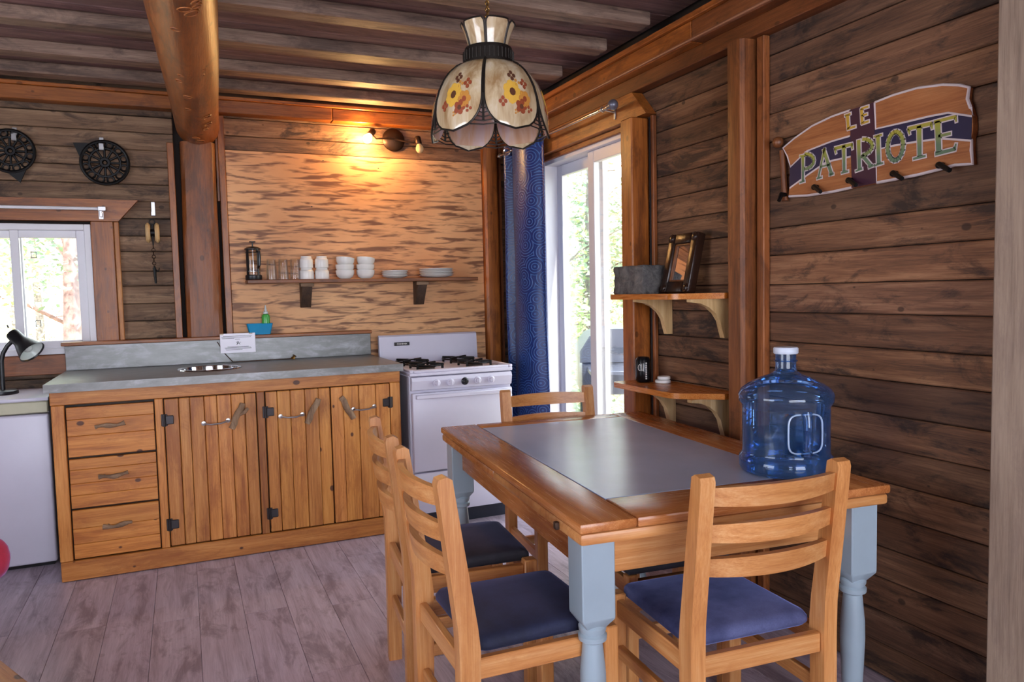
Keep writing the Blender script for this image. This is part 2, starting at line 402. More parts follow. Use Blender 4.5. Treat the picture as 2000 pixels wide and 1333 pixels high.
# back wall -----------------------------------------------------------------
wx0, wx1, wz0, wz1 = -1.46, -0.448, 1.035, 1.752
b = B().lo((XL, 4.856, -0.05), (wx0, 4.95, ZC+.05)).lo((wx1, 4.856, -0.05), (XR+0.1, 4.95, ZC+.05)).lo((wx0, 4.856, -0.05), (wx1, 4.95, wz0)).lo((wx0, 4.856, wz1), (wx1, 4.95, ZC+.05))
wall_back = struct(b.build('wall_back', DARKW), 'back kitchen wall of weathered horizontal planks', 'wall')
rowsB = [2.56, 2.455, 2.371, 2.281, 2.181, 2.085, 1.985, 1.888, 1.79, 1.691, 1.602, 1.489, 1.405, 1.303, 1.203, 1.10, 1.0, 0.90, 0.79, 0.68, 0.57, 0.46, 0.35, 0.24, 0.12, 0.0]
tB = [.7, .72, 1.0, .85, 1.0, .9, 1.02, .8, .62, .95, .85, .9, 1.0, .95, .9, .85, .6, .7, .8, .7, .8, .7, .8, .7, .8]
for i, (z1, z0) in enumerate(zip(rowsB, rowsB[1:])):
    t = tB[i]; tint = (t, t, t)
    if i == 8: tint = (.62, .66, .72)
    spans = [(XL, -0.004)] if (z0 > wz1 or z1 < wz0+0.02) else [(XL, wx0-0.002), (wx1+0.002, -0.004)]
    for x0, x1 in spans: board('plank', wall_back, (x0, YB, z0+0.002), (x1, YB+0.025, z1-0.001), 'x', 'greyplank', tint, 0.004, random.uniform(-.0015, .0015))
rowsM = [2.56, 2.47, 2.395, 2.292, 2.205]
for i, (z1, z0) in enumerate(zip(rowsM, rowsM[1:])):
    t = (.7, .9, 1.0, .95)[i]
    board('plank', wall_back, (0.236, YB, z0+0.002), (XR, YB+0.025, z1-0.001), 'x', 'weathered', (t*1.1, t*1.05, t), 0.004)
zz = 2.2
while zz > 0.1:
    t = random.uniform(.6, .9)
    board('plank', wall_back, (1.88, YB, zz-0.108), (XR, YB+0.025, zz), 'x', 'weathered', (t, t, t), 0.004); zz -= 0.11
o = B().lo((0.275, 4.811, 0.45), (1.905, YB-0.0005, 2.203), 0.001).build('plywood_panel', PLY, wall_back)
o['label'] = 'pale plywood backsplash sheet scorched with brown zebra grain'
for (px, py) in ((631, 314), (739, 329), (609, 404)): B().sphere(at(px, py, 'y', 4.811), 0.004, 8, 6).build('screw', BLACK, wall_back)

# right wall -----------------------------------------------------------------
dy0, dy1, dz1 = 3.20, 4.30, 2.155
b = B().lo((2.126, YR, -.05), (2.22, dy0, ZC+.05)).lo((2.126, dy1, -.05), (2.22, 4.95, ZC+.05)).lo((2.126, dy0, dz1), (2.22, dy1, ZC+.05))
wall_right = struct(b.build('wall_right', DARKW), 'right wall of dark weathered horizontal planks', 'wall')
rowsR = [2.42, 2.31, 2.201, 2.09, 1.981, 1.875, 1.735, 1.544, 1.439, 1.326, 1.22, 1.107, 1.002, .889, .776, .662, .553, .442, .335, .22, .11, 0]
tR = [(.6, .6, .6), (.55, .5, .5), (.74, .66, .62), (.95, .84, .78), (.82, .72, .62), (.66, .6, .56), (.6, .56, .54), (1.05, .9, .8), (1.1, .95, .85), (.92, .82, .82), (.72, .62, .58), (.92, .8, .7), (.56, .5, .5), (.95, .85, .78), (.8, .72, .66), (.85, .8, .76), (.66, .58, .54), (.82, .76, .72), (.82, .74, .7), (.66, .62, .64), (.8, .74, .7)]
for i, (z1, z0) in enumerate(zip(rowsR, rowsR[1:])):
    dx = random.uniform(0, .004)
    board('plank', wall_right, (XR+dx, 0.6, z0+0.003), (XR+.025, 2.345, z1), 'y', 'weathered', tR[i], 0.004)
rowsN = [2.42, 2.275, 2.165, 2.06, 1.956, 1.85, 1.745, 1.638, 1.53, 1.422, 1.33, 1.22, 1.10, .998, .888, .78, .67, .56, .45, .34, .23, .12, 0]
for i, (z1, z0) in enumerate(zip(rowsN, rowsN[1:])):
    t = (.7, .9, 1.0, .62, 1.15, .95, .95, .9, 1.0, .95, .95, .9, .62, .75, 1.0, .7, .8, .7, .8, .7, .8, .7)[i]
    board('plank', wall_right, (XR+random.uniform(0, .004), 2.36, z0+0.003), (XR+.025, 3.198 if z0 < dz1 else 4.82, z1), 'y', 'weathered', (t, t*.92, t*.86), 0.004)
    if z0 < dz1: board('plank', wall_right, (XR, 4.302, z0+0.003), (XR+.025, 4.82, min(z1, 2.16) if z0 < 2.1 else z1), 'y', 'weathered', (t*.8, t*.7, t*.62), 0.004)
# rooms sides behind the camera
struct(B().lo((XL-0.1, YR, 0), (XL, 0.1, ZC)).lo((XL-0.1, 2.3, 0), (XL, YB+.1, ZC)).lo((XL-0.1, 0.1, 0), (XL, 2.3, 0.8)).lo((XL-0.1, 0.1, 2.2), (XL, 2.3, ZC)).build('wall_left', wood('weathered', 'y')), 'left wall of plain boards with a wide window opening', 'wall')
struct(B().lo((XL, YR-0.1, 0), (-1.4, YR, ZC)).lo((1.8, YR-0.1, 0), (XR+.1, YR, ZC)).lo((-1.4, YR-0.1, 0), (1.8, YR, 0.65)).lo((-1.4, YR-0.1, 2.25), (1.8, YR, ZC)).build('wall_front', wood('weathered', 'x')), 'wall behind the viewer with a wide window opening', 'wall')

# beams, posts, battens -----------------------------------------------------------------
def trim(n, label, cat='beam'): return thing('trim_%d' % n, label, cat, kind='structure')
t = trim(1, 'orange varnished header boards along the top of the kitchen wall')
board('beam_board', t, (XL, 4.745, 2.405), (0.90, YB-0.001, 2.478), 'x', 'varnish')
board('beam_board', t, (0.904, 4.747, 2.403), (2.0, YB-0.001, 2.476), 'x', 'varnish', (1.05, 1, .95))
board('top_strip', t, (XL, 4.735, 2.479), (2.0, YB-0.001, 2.499), 'x', 'varnish', (1.2, 1.15, 1.1))
# log post and log beam
def log_rings(p0, p1, r0, r1, n, seg, amp, seed, sq=0.0):
    rnd = random.Random(seed); p0, p1 = Vector(p0), Vector(p1); t = (p1-p0).normalized()
    up = Vector((0, 0, 1)) if abs(t.z) < .9 else Vector((0, -1, 0)); a = (up-t*up.dot(t)).normalized(); bb = t.cross(a)
    ph = [rnd.uniform(0, 6.3) for _ in range(6)]; rings = []
    for i in range(n+1):
        s = i/n; r = r0+(r1-r0)*s; ring = []
        for k in range(seg):
            th = 2*PI*k/seg
            q = 1+amp*(math.sin(3*th+ph[0]+s*5)*.5+math.sin(2*th+ph[1]-s*9)*.6+math.sin(5*th+ph[2]+s*17)*.3+math.sin(s*23+ph[3])*.35)
            cx, sx = math.cos(th), math.sin(th)
            if sq: m = max(abs(cx), abs(sx)); q *= (1-sq)+sq/m
            ring.append(p0.lerp(p1, s)+(a*cx+bb*sx)*r*q)
        rings.append(ring)
    return rings
t = trim(2, 'hewn orange-brown log post standing behind the sink counter', 'post')
b = B().loft(log_rings((0.112, 4.865, 0.0), (0.125, 4.87, 2.235), 0.106, 0.098, 22, 28, 0.022, 3, 0.72)); b.build('post', wood('log', 'z'), t, tint=(.72, .66, .6))
b = B().lo((-0.040, 4.792, 0.0), (-0.004, YB+.02, 2.225), 0.003); b.build('batten', wood('varnish', 'z'), t)
b = B().lo((0.236, 4.80, 0.0), (0.273, YB+.02, 2.40), 0.003).lo((0.222, 4.815, 1.9), (0.236, YB+.02, 2.40), 0.002); b.build('batten', wood('varnish', 'z'), t)
t = trim(3, 'thick round log tie beam running overhead from the log post', 'beam')
b = B().loft(log_rings((0.135, 4.84, 2.335), (-0.16, -1.6, 2.37), 0.118, 0.128, 60, 32, 0.035, 11)); b.build('log', wood('log', 'y'), t, tint=(.95, .9, .86))
rnd = random.Random(5); b = B()
for i in range(16):
    s = rnd.uniform(.02, .36); c = Vector((0.135, 4.84, 2.335)).lerp(Vector((-0.16, -1.6, 2.37)), s); th = rnd.uniform(-.35, .55)
    d = Vector((math.sin(th), 0, -math.cos(th))); M = d.to_track_quat('Z', 'Y').to_matrix().to_4x4()
    b.torus(c+d*0.122, rnd.uniform(.012, .024), 0.0035, M, 12, 6)
k = b.build('knot_ring', wood('log'), t); k['kind'] = 'stuff'
t = trim(4, 'orange corner post between the plywood and the blue curtain', 'post')
b = B().loft(log_rings((1.962, 4.82, 0), (1.962, 4.82, 2.403), 0.053, 0.053, 14, 20, 0.02, 21, .8)); b.build('post', wood('varnish', 'z'), t)
b = B().lo((2.028, 4.80, 0), (2.046, YB, 2.40), .002); b.build('batten', wood('redvarnish', 'z'), t)
t = trim(5, 'orange top plate beam running along the right wall under the joists')
board('cap_strip', t, (1.972, 0.6, 2.433), (2.12, 4.83, 2.458), 'y', 'varnish', (1.15, 1.1, 1.1))
board('beam_board', t, (1.99, 2.62, 2.345), (2.12, 4.83, 2.432), 'y', 'varnish', (.95, .9, .85))
board('beam_board', t, (1.99, 0.6, 2.345), (2.12, 2.615, 2.432), 'y', 'redvarnish', (.9, .85, .85))
board('lower_board', t, (2.045, 0.6, 2.278), (2.12, 4.83, 2.3449), 'y', 'redvarnish', (.75, .7, .7))
B().tube([(1.984, 0.6, 2.352), (1.984, 4.7, 2.352)], 0.006, 8).build('conduit', plain('brown_conduit', lin(150,100,74), .45), t)
t = trim(6, 'orange upright post on the right wall beside the two small shelves', 'post')
b = B().loft(log_rings((2.062, 2.385, 0), (2.062, 2.385, 2.277), 0.05, 0.05, 16, 20, 0.016, 8, .85)); b.build('post', wood('redvarnish', 'z'), t)
board('batten', t, (2.068, 2.279, 0), (2.0995, 2.318, 2.277), 'z', 'redvarnish', (1.25, 1.2, 1.15))
t = trim(7, 'pale unstained post at the right edge of the view', 'post')
board('post', t, (1.97, 0.85, 0), (2.0995, 1.316, 2.43), 'z', 'palepost', (1, 1, 1), 0.006)

# kitchen window -----------------------------------------------------------------
def ring(b, ax, lo, hi, d0, d1, w, bev=.003):
    """rectangular frame: lo,hi corners in the plane (h,v); d0..d1 depth along ax"""
    def P(h, v, d): return (h, d, v) if ax == 'y' else (d, h, v)
    (h0, v0), (h1, v1) = lo, hi
    for (a, c) in (((h0, v0), (h0+w, v1)), ((h1-w, v0), (h1, v1)), ((h0+w, v0), (h1-w, v0+w)), ((h0+w, v1-w), (h1-w, v1))):
        p, q = P(a[0], a[1], d0), P(c[0], c[1], d1); b.lo([min(p[i], q[i]) for i in range(3)], [max(p[i], q[i]) for i in range(3)], bev)
    return b
win = thing('window_1', 'white vinyl sliding kitchen window in an orange wood casing', 'window', kind='structure')
ring(B(), 'y', (wx0, wz0), (wx1, wz1), 4.80, 4.95, 0.034).build('frame', PVC, win)
s1 = ring(B(), 'y', (-0.838, wz0+.032), (wx1-.034, wz1-.033), 4.828, 4.862, 0.042).build('sash', PVC, win)
B().lo((-0.80, 4.842, wz0+.07), (wx1-.07, 4.848, wz1-.07)).build('pane', PANE, s1)
s2 = ring(B(), 'y', (wx0+.034, wz0+.032), (-0.79, wz1-.033), 4.872, 4.905, 0.042).build('sash', PVC, win)
B().lo((wx0+.07, 4.886, wz0+.07), (-0.83, 4.892, wz1-.07)).build('pane', PANE, s2)
for (px, py) in ((66, 498), (75, 632)):
    p = at(px, py, 'y', 4.865); b = B()
    for dx, dz, w, h in ((0, .016, .026, .003), (0, -.016, .026, .003), (.012, 0, .003, .034), (-.012, 0, .003, .034)): b.box((p.x+dx, 4.868, p.z+dz), (w, .01, h))
    b.build('latch', BLACK, s2)
board('casing', win, (-0.447, 4.793, 1.0), (-0.335, 4.85, 1.768), 'z', 'varnish')
board('casing', win, (-0.334, 4.806, 1.0), (-0.308, 4.85, 1.768), 'z', 'pine')
b = B().prism([(-1.9, 1.769), (-0.308, 1.769), (-0.203, 1.89), (-1.9, 1.888)], (0, 4.85, 0), (1, 0, 0), (0, 0, 1), 0.068); b.build('casing', wood('varnish'), win)
board('sill_board', win, (-1.6, 4.80, 0.925), (-0.40, 4.85, 1.033), 'x', 'redvarnish', (1.05, 1, 1))
board('casing', win, (-1.60, 4.793, 1.0), (-1.462, 4.85, 1.768), 'z', 'varnish')

# sliding door -----------------------------------------------------------------
door = thing('door_1', 'white sliding glass door with an orange wood casing', 'door', kind='structure')
b = ring(B(), 'x', (dy0, 0.0), (dy1-.02, dz1-.012), 2.10, 2.24, 0.045); b.build('frame', PVC, door)
p1 = ring(B(), 'x', (3.68, 0.045), (dy1-.065, dz1-.057), 2.185, 2.22, 0.065).build('panel', PVC, door)
B().lo((2.20, 3.74, 0.10), (2.206, dy1-.12, dz1-.12)).build('pane', PANE, p1)
p2 = ring(B(), 'x', (dy0+.045, 0.045), (3.745, dz1-.057), 2.128, 2.163, 0.065).build('panel', PVC, door)
B().lo((2.142, dy0+.10, 0.10), (2.148, 3.69, dz1-.12)).build('pane', PANE, p2)
board('casing', door, (2.0, 3.096, 0), (2.0995, 3.196, 2.146), 'z', 'varnish', (.95, .9, .85), .006)
board('casing', door, (2.078, 3.03, 0), (2.0995, 3.052, 2.146), 'z', 'redvarnish', (1.2, 1.15, 1.1))
B().tube([(2.09, 3.068, 0), (2.09, 3.068, 2.14)], .008, 8).build('cable', BLACK, door)
board('casing', door, (2.066, 4.300, 0), (2.0995, 4.335, 2.15), 'z', 'pine')
board('casing', door, (2.08, 4.262, 0), (2.1, 4.299, 2.15), 'z', 'bracket', (1, .92, .85))
b = B().prism([(-4.40, 2.15), (-3.03, 2.15), (-3.15, 2.275), (-4.40, 2.275)], (2.04, 0, 0), (0, -1, 0), (0, 0, 1), -0.0595)
b.build('header_casing', wood('varnish', 'y'), door)
board('head_trim', door, (2.08, 3.2, 2.12), (2.1, 4.26, 2.149), 'y', 'redvarnish', (1.3, 1.25, 1.2))
# ================================================================== kitchen run
CF = 4.02
cab = thing('sink_cabinet', 'long pine sink cabinet with three drawers and three plank doors', 'cabinet', (0.25, 4.4, 0))
def cb(name, a, b_, axis, key='pine', tint=(1, 1, 1), bev=.003, par=None):
    return board(name, par or cab, a, b_, axis, key, tint, bev)
# carcase
o = B().lo((-0.83, -0.355, 0.0), (-0.80, 0.40, .905)).lo((0.80, -0.355, 0), (0.825, 0.40, .905)).lo((-0.8, 0.38, 0), (0.8, 0.40, .905)).lo((-.8, -.355, .02), (.8, .38, .06)).lo((-.8, -.33, .1), (.8, -.32, .86)).build('carcase', wood('dark'), cab)
cb('top_rail', (-0.583, CF, 0.842), (1.08, CF+.025, 0.906), 'x', 'pine', (.95, .9, .82))
cb('base_rail', (-0.578, CF, 0.004), (1.08, CF+.025, 0.098), 'x', 'pine', (.88, .84, .8))
for x0, x1 in ((-0.58, -0.526), (-0.146, -0.108), (0.326, 0.364), (1.022, 1.079)):
    cb('stile', (x0, CF+.001, 0.099), (x1, CF+.025, 0.841), 'z', 'pine', (1, .97, .92) if x0 != .326 else (.7, .62, .55))
def local(o_parent): return o_parent
# drawers
dz = [(0.593, 0.829), (0.349, 0.583), (0.107, 0.339)]
for j, (z0, z1) in enumerate(dz):
    d = link('drawer', None, cab, (0, 0, 0)); d.matrix_parent_inverse = Matrix.Translation(-cab.location)
    d.empty_display_size = .05
    hs = [(.0, .42, .75, 1.0), (.0, .26, .5, .78, 1.0), (.0, .30, .62, 1.0)][j]
    for q in range(len(hs)-1):
        t = random.uniform(.88, 1.08)
        p = board('plank', None, (-0.519, CF-0.004, z0+(z1-z0)*hs[q]+.0008), (-0.151, CF+.02, z0+(z1-z0)*hs[q+1]), 'x', 'pine', (t, t*.9, t*.72), .002); p.parent = d
    px, py = ((215, 831), (222, 929), (230, 1026))[j]; c = at(px, py, 'y', CF-.03)
    pts = [(c.x-.062+.124*s, c.y-.006*math.sin(PI*s), c.z+.004*math.sin(7*s+j)-.004+.008*s) for s in [i/8 for i in range(9)]]
    h = B().tube(pts, [.010+.003*math.sin(5*i+j) for i in range(9)], 9).tube([(c.x-.04, CF-.002, c.z), (c.x-.04, CF-.03, c.z)], .006, 6).tube([(c.x+.04, CF-.002, c.z), (c.x+.04, CF-.03, c.z)], .006, 6).build('handle', wood('driftwood'), d)
    h['label'] = 'rough twig handle'
# doors
def cdoor(x0, x1, n, hinge_x, hpx, spx, twig):
    d = link('door', None, cab, (0, 0, 0)); d.matrix_parent_inverse = Matrix.Translation(-cab.location)
    ws = [random.uniform(.8, 1.2) for _ in range(n)]; tot = sum(ws); x = x0
    for w in ws:
        xe = x+(x1-x0)*w/tot; t = random.uniform(.9, 1.08)
        p = board('plank', None, (x+.0008, CF-0.006+random.uniform(0, .003), 0.106), (xe-.0012, CF+.018, 0.838), 'z', 'pine', (t, t*random.uniform(.93, 1), t*random.uniform(.82, .96)), .003); p.parent = d; x = xe
    (a, b_) = hpx; pa, pb = at(*a, 'y', CF-.028), at(*b_, 'y', CF-.028)
    h = B().tube([(pa.x, CF-.005, pa.z), (pa.x+.006, CF-.026, pa.z), pa.lerp(pb, .3)+Vector((0, -.004, -.006)), pa.lerp(pb, .7)+Vector((0, -.004, -.006)), (pb.x-.006, CF-.026, pb.z), (pb.x, CF-.005, pb.z)], .0045, 8)
    h.lathe([(.012, 0), (.011, .004), (0, .006)], 12, (pa.x, CF-.005, pa.z), Matrix.Rotation(PI/2, 3, 'X')).lathe([(.012, 0), (.011, .004), (0, .006)], 12, (pb.x, CF-.005, pb.z), Matrix.Rotation(PI/2, 3, 'X'))
    h.build('handle', STEEL, d)['label'] = 'bow-shaped metal pull'
    (a, b_) = spx; pa, pb = at(*a, 'y', CF-.035), at(*b_, 'y', CF-.035)
    s = B().tube([pa.lerp(pb, s)+Vector((.004*math.sin(9*s), 0, 0)) for s in (0, .2, .4, .6, .8, 1)], [.014, .016, .017, .016, .0165, .015], 10)
    if twig: m = pa.lerp(pb, .45); s.tube([m, m+Vector((.035, -.006, .012)), m+Vector((.05, -.008, .03))], [.012, .010, .007], 8)
    s.tube([pa.lerp(pb, .5)+Vector((0, .03, 0)), pa.lerp(pb, .5)], .004, 6)
    s.build('latch_stick', wood('driftwood', 'z'), d)['label'] = 'short bark stick turning as a latch'
    for zc in hinge_x[1]:
        hx = hinge_x[0]; sg = 1 if hx < (x0+x1)/2 else -1
        h = B().lo((hx if sg > 0 else hx-.042, CF-.010, zc-.022), (hx+.042 if sg > 0 else hx, CF-.006, zc+.022), .003).tube([(hx, CF-.01, zc-.03), (hx, CF-.01, zc+.03)], .008, 8).lo((hx-.014, CF-.008, zc-.03), (hx+.014, CF-.003, zc+.03), .002)
        h.build('hinge', plain('dull_black_iron', lin(62,58,60), .4, .8), d)
cdoor(-0.104, 0.322, 7, (-0.106, (.735, .215)), ((398, 829), (446, 823)), ((474, 788), (452, 838)), True)
cdoor(0.369, 0.696, 5, (0.366, (.735, .205)), ((549, 815), (592, 811)), ((622, 779), (599, 828)), False)
cdoor(0.700, 1.018, 4, (1.020, (.735, .205)), ((692, 801), (733, 795)), ((666, 776), (690, 818)), False)

# zinc worktop with upstand
wt = thing('zinc_worktop', 'zinc-clad worktop with upstand and round sink on the pine cabinet', 'worktop', (0.245, 4.36, .906))
sl, sr = at(346, 723, 'z', .946), at(472, 717, 'z', .946); sc = (sl+sr)/2; srad = (sr-sl).length/2
cx, cy = sc.x-.245, sc.y-4.36; HX0, HX1, HY0, HY1 = -.845, .845, -.38, .405
angs = sorted([2*PI*k/48 for k in range(48)]+[math.atan2(y-cy, x-cx) % (2*PI) for x in (HX0, HX1) for y in (HY0, HY1)])
def rect_pt(a):
    c, s_ = math.cos(a), math.sin(a)
    k = min(((HX1 if c > 0 else HX0)-cx)/c if abs(c) > 1e-6 else 9, ((HY1 if s_ > 0 else HY0)-cy)/s_ if abs(s_) > 1e-6 else 9)
    return cx+c*k, cy+s_*k
rc = srad*.9
R = lambda z: [Vector((cx+rc*math.cos(a), cy+rc*math.sin(a), z)) for a in angs]
Q = lambda z: [Vector((*rect_pt(a), z)) for a in angs]
rings = [R(.0), R(.039), Q(.039), Q(.0), R(.0)]
B().loft_shared(rings).build('slab', ZINC, wt)
B().lo((-.845, .38, .0392), (.845, .402, .175), .002).build('upstand', ZINC, wt)
B().lo((-.86, .355, .1755), (.85, .4505, .195), .003).build('ledge', wood('varnish'), wt)
B().lathe([(srad, .0395), (srad*.985, .044), (srad*.93, .0455), (srad*.87, .042), (srad*.85, .02), (srad*.78, -.10), (srad*.6, -.125), (0, -.13)], 40, (cx, cy, 0), None, False).build('sink_bowl', CHROME, wt)
# plug chain and its little stopper lying on the worktop
b = B(); a, e = at(455, 706, 'z', .952), at(572, 700, 'z', .95)
a.y = min(a.y, 4.735); pts = [at(424, 668, 'y', 4.735), at(440, 692, 'y', 4.732), a]+[a.lerp(e, s)+Vector((0, .004*math.sin(s*14), 0)) for s in (.2, .4, .6, .8, 1)]
for p in pts[2:]: p.z = .9475; p.y = min(p.y, 4.728)
b.tube(pts, .0028, 6)
ch = thing('sink_chain', 'thin dark chain with a brass plug lying along the worktop upstand', 'chain', (pts[-1].x, pts[-1].y, .945))
c_ = b.build('chain', BRONZE); c_.parent = ch; c_.matrix_parent_inverse = Matrix.Translation(-ch.location)
B().lathe([(.012, .012), (.014, .018), (.010, .024), (.006, .03), (.013, .036), (.0, .038)], 14, (0, 0, -.012)).build('plug', BRASS, ch, rot=(0.3, .5, 0))
# instruction card taped to the upstand
p00, p11 = at(431, 691, 'y', 4.7125), at(498, 650, 'y', 4.7125)
card = thing('instruction_card', 'laminated white printed notice taped to the zinc upstand', 'notice', ((p00.x+p11.x)/2, 4.7125, p00.z))
w, h = p11.x-p00.x, p11.z-p00.z
B().lo((-w/2, -.0015, 0), (w/2, .001, h), .0004).build('sheet', plain('laminated_paper', lin(226,220,232), .25, var=.01), card)
for i, (z, a, e) in enumerate(((.86, .08, .9), (.80, .04, .88), (.75, .06, .4), (.70, .42, .56), (.32, .2, .8), (.27, .12, .86), (.22, .14, .88), (.16, .16, .62))):
    B().lo((-w/2+w*a, -.0022, h*z-.0012), (-w/2+w*e, -.0012, h*z+.0012)).build('printed_line', BLACK, card)
b = B()
for k in range(5): b.box((0+.006*math.sin(k*2), -.002, h*.5), (.024, .001, .002), 0, (0, .5+k*.55, 0))
b.build('printed_emblem', BLACK, card)
for x_ in (-w*.46, w*.36): B().lo((x_-.008, -.0028, h*.94), (x_+.012, -.0016, h*1.0), .0004).build('tape', plain('dull_tape', lin(190,170,150), .4), card)

# blue caddy with green soap bottle on the ledge
p0, p1 = at(482, 640, 'y', 4.73), at(534, 640, 'y', 4.73); LZ = .906+.1955
cdy = thing('soap_caddy', 'turquoise blue plastic tray on the ledge above the sink', 'tray', ((p0.x+p1.x)/2, 4.77, LZ))
hw = (p1.x-p0.x)/2
def rr(hx, hy, z): return [Vector((sx*hx*(.92 if k in (0, 3) else 1), sy*hy*(1 if k in (0, 3) else .8), z)) for (sx, sy, k) in ((-1, -1, 0), (1, -1, 3), (1, -1, 1), (1, 1, 2), (1, 1, 0), (-1, 1, 3), (-1, 1, 1), (-1, -1, 2))]
B().loft([rr(hw*.78, .028, 0), rr(hw*.98, .036, .062), rr(hw, .037, .066), rr(hw*.95, .034, .066), rr(hw*.92, .033, .06), rr(hw*.74, .025, .004)]).build('tray', plain('turquoise_plastic', lin(10,140,190), .35), cdy)
pb = at(519, 620, 'y', 4.775)
bt = thing('soap_bottle', 'green dish soap squeeze bottle with a clear nozzle in the blue tray', 'bottle', (pb.x, 4.773, LZ+.005))
B().lathe([(.022, 0), (.024, .006), (.024, .10), (.021, .112), (.012, .118)], 20).build('bottle', plain('green_soap', lin(70,168,70), .2), bt)
B().lathe([(.015, .118), (.015, .13), (.009, .134), (.004, .162), (.003, .17)], 16).build('nozzle', plain('frosted_cap', lin(200,206,206), .3), bt)

# ------------------------------------------------------------------ fridge and desk lamp
fr = thing('mini_fridge', 'white undercounter fridge left of the pine cabinet', 'fridge', (-0.90, 4.55, 0))
B().lo((-.27, -.20, .03), (.268, .235, .838), .01, 2).build('body', WHITE, fr)
B().lo((-.275, -.262, .03), (.272, -.203, .775), .012, 3).build('door', WHITE, fr)
B().lo((-.272, -.255, .779), (.27, -.203, .838), .006).build('handle_strip', plain('cream_strip', lin(190,186,160), .4), fr)
B().lo((-.278, -.265, .839), (.275, .24, .858), .006, 2).build('lid', WHITE, fr)
B().lo((-.25, -.20, 0), (.25, .2, .03)).build('plinth', BLACK, fr)
p = at(20, 766, 'z', .858); p.x = at(10, 766, 'z', .858).x; p.y = 4.58
dl = thing('desk_lamp', 'black gooseneck desk lamp on the white fridge', 'lamp', (p.x, 4.56, .858))
B().lathe([(.078, 0), (.08, .004), (.078, .016), (.07, .021), (0, .022)], 28).build('base', BLACK, dl)
def dlp(px, py): q = at(px, py, 'y', 4.56); return (q.x-p.x, 0, q.z-.858)
nk = [dlp(6, 762), dlp(4, 730), dlp(3, 705), dlp(6, 690), dlp(14, 676), dlp(26, 665), dlp(34, 660)]
nk[0] = (nk[0][0], 0, .02)
B().tube(nk, .011, 10).build('neck', BLACK, dl)
a, e = Vector(dlp(24, 652)), Vector(dlp(67, 687)); e.y = -.06; ax_ = (e-a).normalized(); M = ax_.to_track_quat('Z', 'Y').to_matrix(); Ln = (e-a).length
B().lathe([(0, -.01), (.02, -.008), (.031, 0), (.033, .01), (.034, Ln*.42), (.045, Ln*.6), (.062, Ln*.92), (.066, Ln), (.064, Ln), (.058, Ln*.9), (.04, Ln*.6), (.02, Ln*.5), (0, Ln*.48)], 28, a, M).build('shade', BLACK, dl)
B().lathe([(.0635, Ln*.985), (.056, Ln*.88), (.041, Ln*.66), (.0, Ln*.62)], 28, a, M, False).build('reflector', plain('white_reflector', lin(215,222,216), .3), dl)
B().sphere(a+ax_*Ln*.75, .024, 14, 10).build('bulb', plain('opal_bulb', lin(225,230,224), .2), dl)
B().tube([a+Vector((-.015, 0, .03)), a+Vector((-.02, 0, .045))], .004, 6).build('switch', BLACK, dl)

# ------------------------------------------------------------------ stove
st = thing('gas_stove', 'white gas stove with five knobs beside the pine cabinet', 'stove', (1.435, 4.36, 0))
B().lo((-.305, -.345, .09), (.305, .35, .868), .004).build('body', WHITE, st)
B().lo((-.295, -.30, 0), (.295, .34, .09)).build('plinth', plain('dark_plinth', lin(32,38,52), .4), st)
b = B().lo((-.308, -.375, .869), (.308, .352, .888), .004).lo((-.308, -.375, .888), (-.285, .352, .905), .004).lo((.285, -.375, .888), (.308, .352, .905), .004).lo((-.285, -.375, .888), (.285, -.335, .903), .004)
b.build('cooktop', WHITE, st)
b = B().prism([(-.375, .862), (-.385, .842), (-.372, .792), (-.345, .786), (-.345, .866)], (-.30, 0, 0), (0, 1, 0), (0, 0, 1), .60); b.build('control_panel', WHITE, st)
for i, px in enumerate((853, 880, 908, 933, 959)):
    q = at(px, 742-(px-853)*.085, 'y', 3.975); x = q.x-1.435; k_ = i == 2
    kb = B().lathe([(.022, 0), (.021, .006), (.016, .010), (.015, .022), (.012, .025), (0, .025)], 20, (x, -.383, .826), Matrix.Rotation(PI/2, 3, 'X')).box((x, -.408, .826), (.007, .008, .028), .002)
    kb.build('knob', BLACK if k_ else WHITE, st)
dr = B().lo((-.30, -.385, .335), (.30, -.348, .775), .008, 2).build('oven_door', WHITE, st)
B().lo((-.285, -.415, .745), (.285, -.395, .768), .004).lo((-.28, -.40, .75), (-.262, -.384, .766)).lo((.262, -.40, .75), (.28, -.384, .766)).build('handle', WHITE, dr)
B().lo((-.30, -.38, .095), (.30, -.348, .325), .008, 2).build('drawer', WHITE, st)
bg_ = B().prism([(.31, .88), (.35, .88), (.355, 1.055), (.34, 1.065), (.325, 1.055)], (-.305, 0, 0), (0, 1, 0), (0, 0, 1), .66).build('backguard', WHITE, st)
q0, q1 = at(770, 676, 'y', 4.675), at(799, 668, 'y', 4.675)
bd = B().lo((q0.x-1.435, .306, q0.z), (q1.x-1.435, .315, q1.z), .001).build('badge', BLACK, st); bd['label'] = 'small black maker badge with tiny white lettering'
b = B(); cx_ = (q0.x+q1.x)/2-1.435; cz_ = (q0.z+q1.z)/2
b.torus((cx_-.028, .305, cz_), .005, .0012, Matrix.Rotation(PI/2, 3, 'X'), 10, 5)
for k in range(8): b.box((cx_-.016+k*.0065, .3055, cz_), (.004, .001, .006 if k % 3 else .009))
b.build('badge_lettering', CERAM, bd)
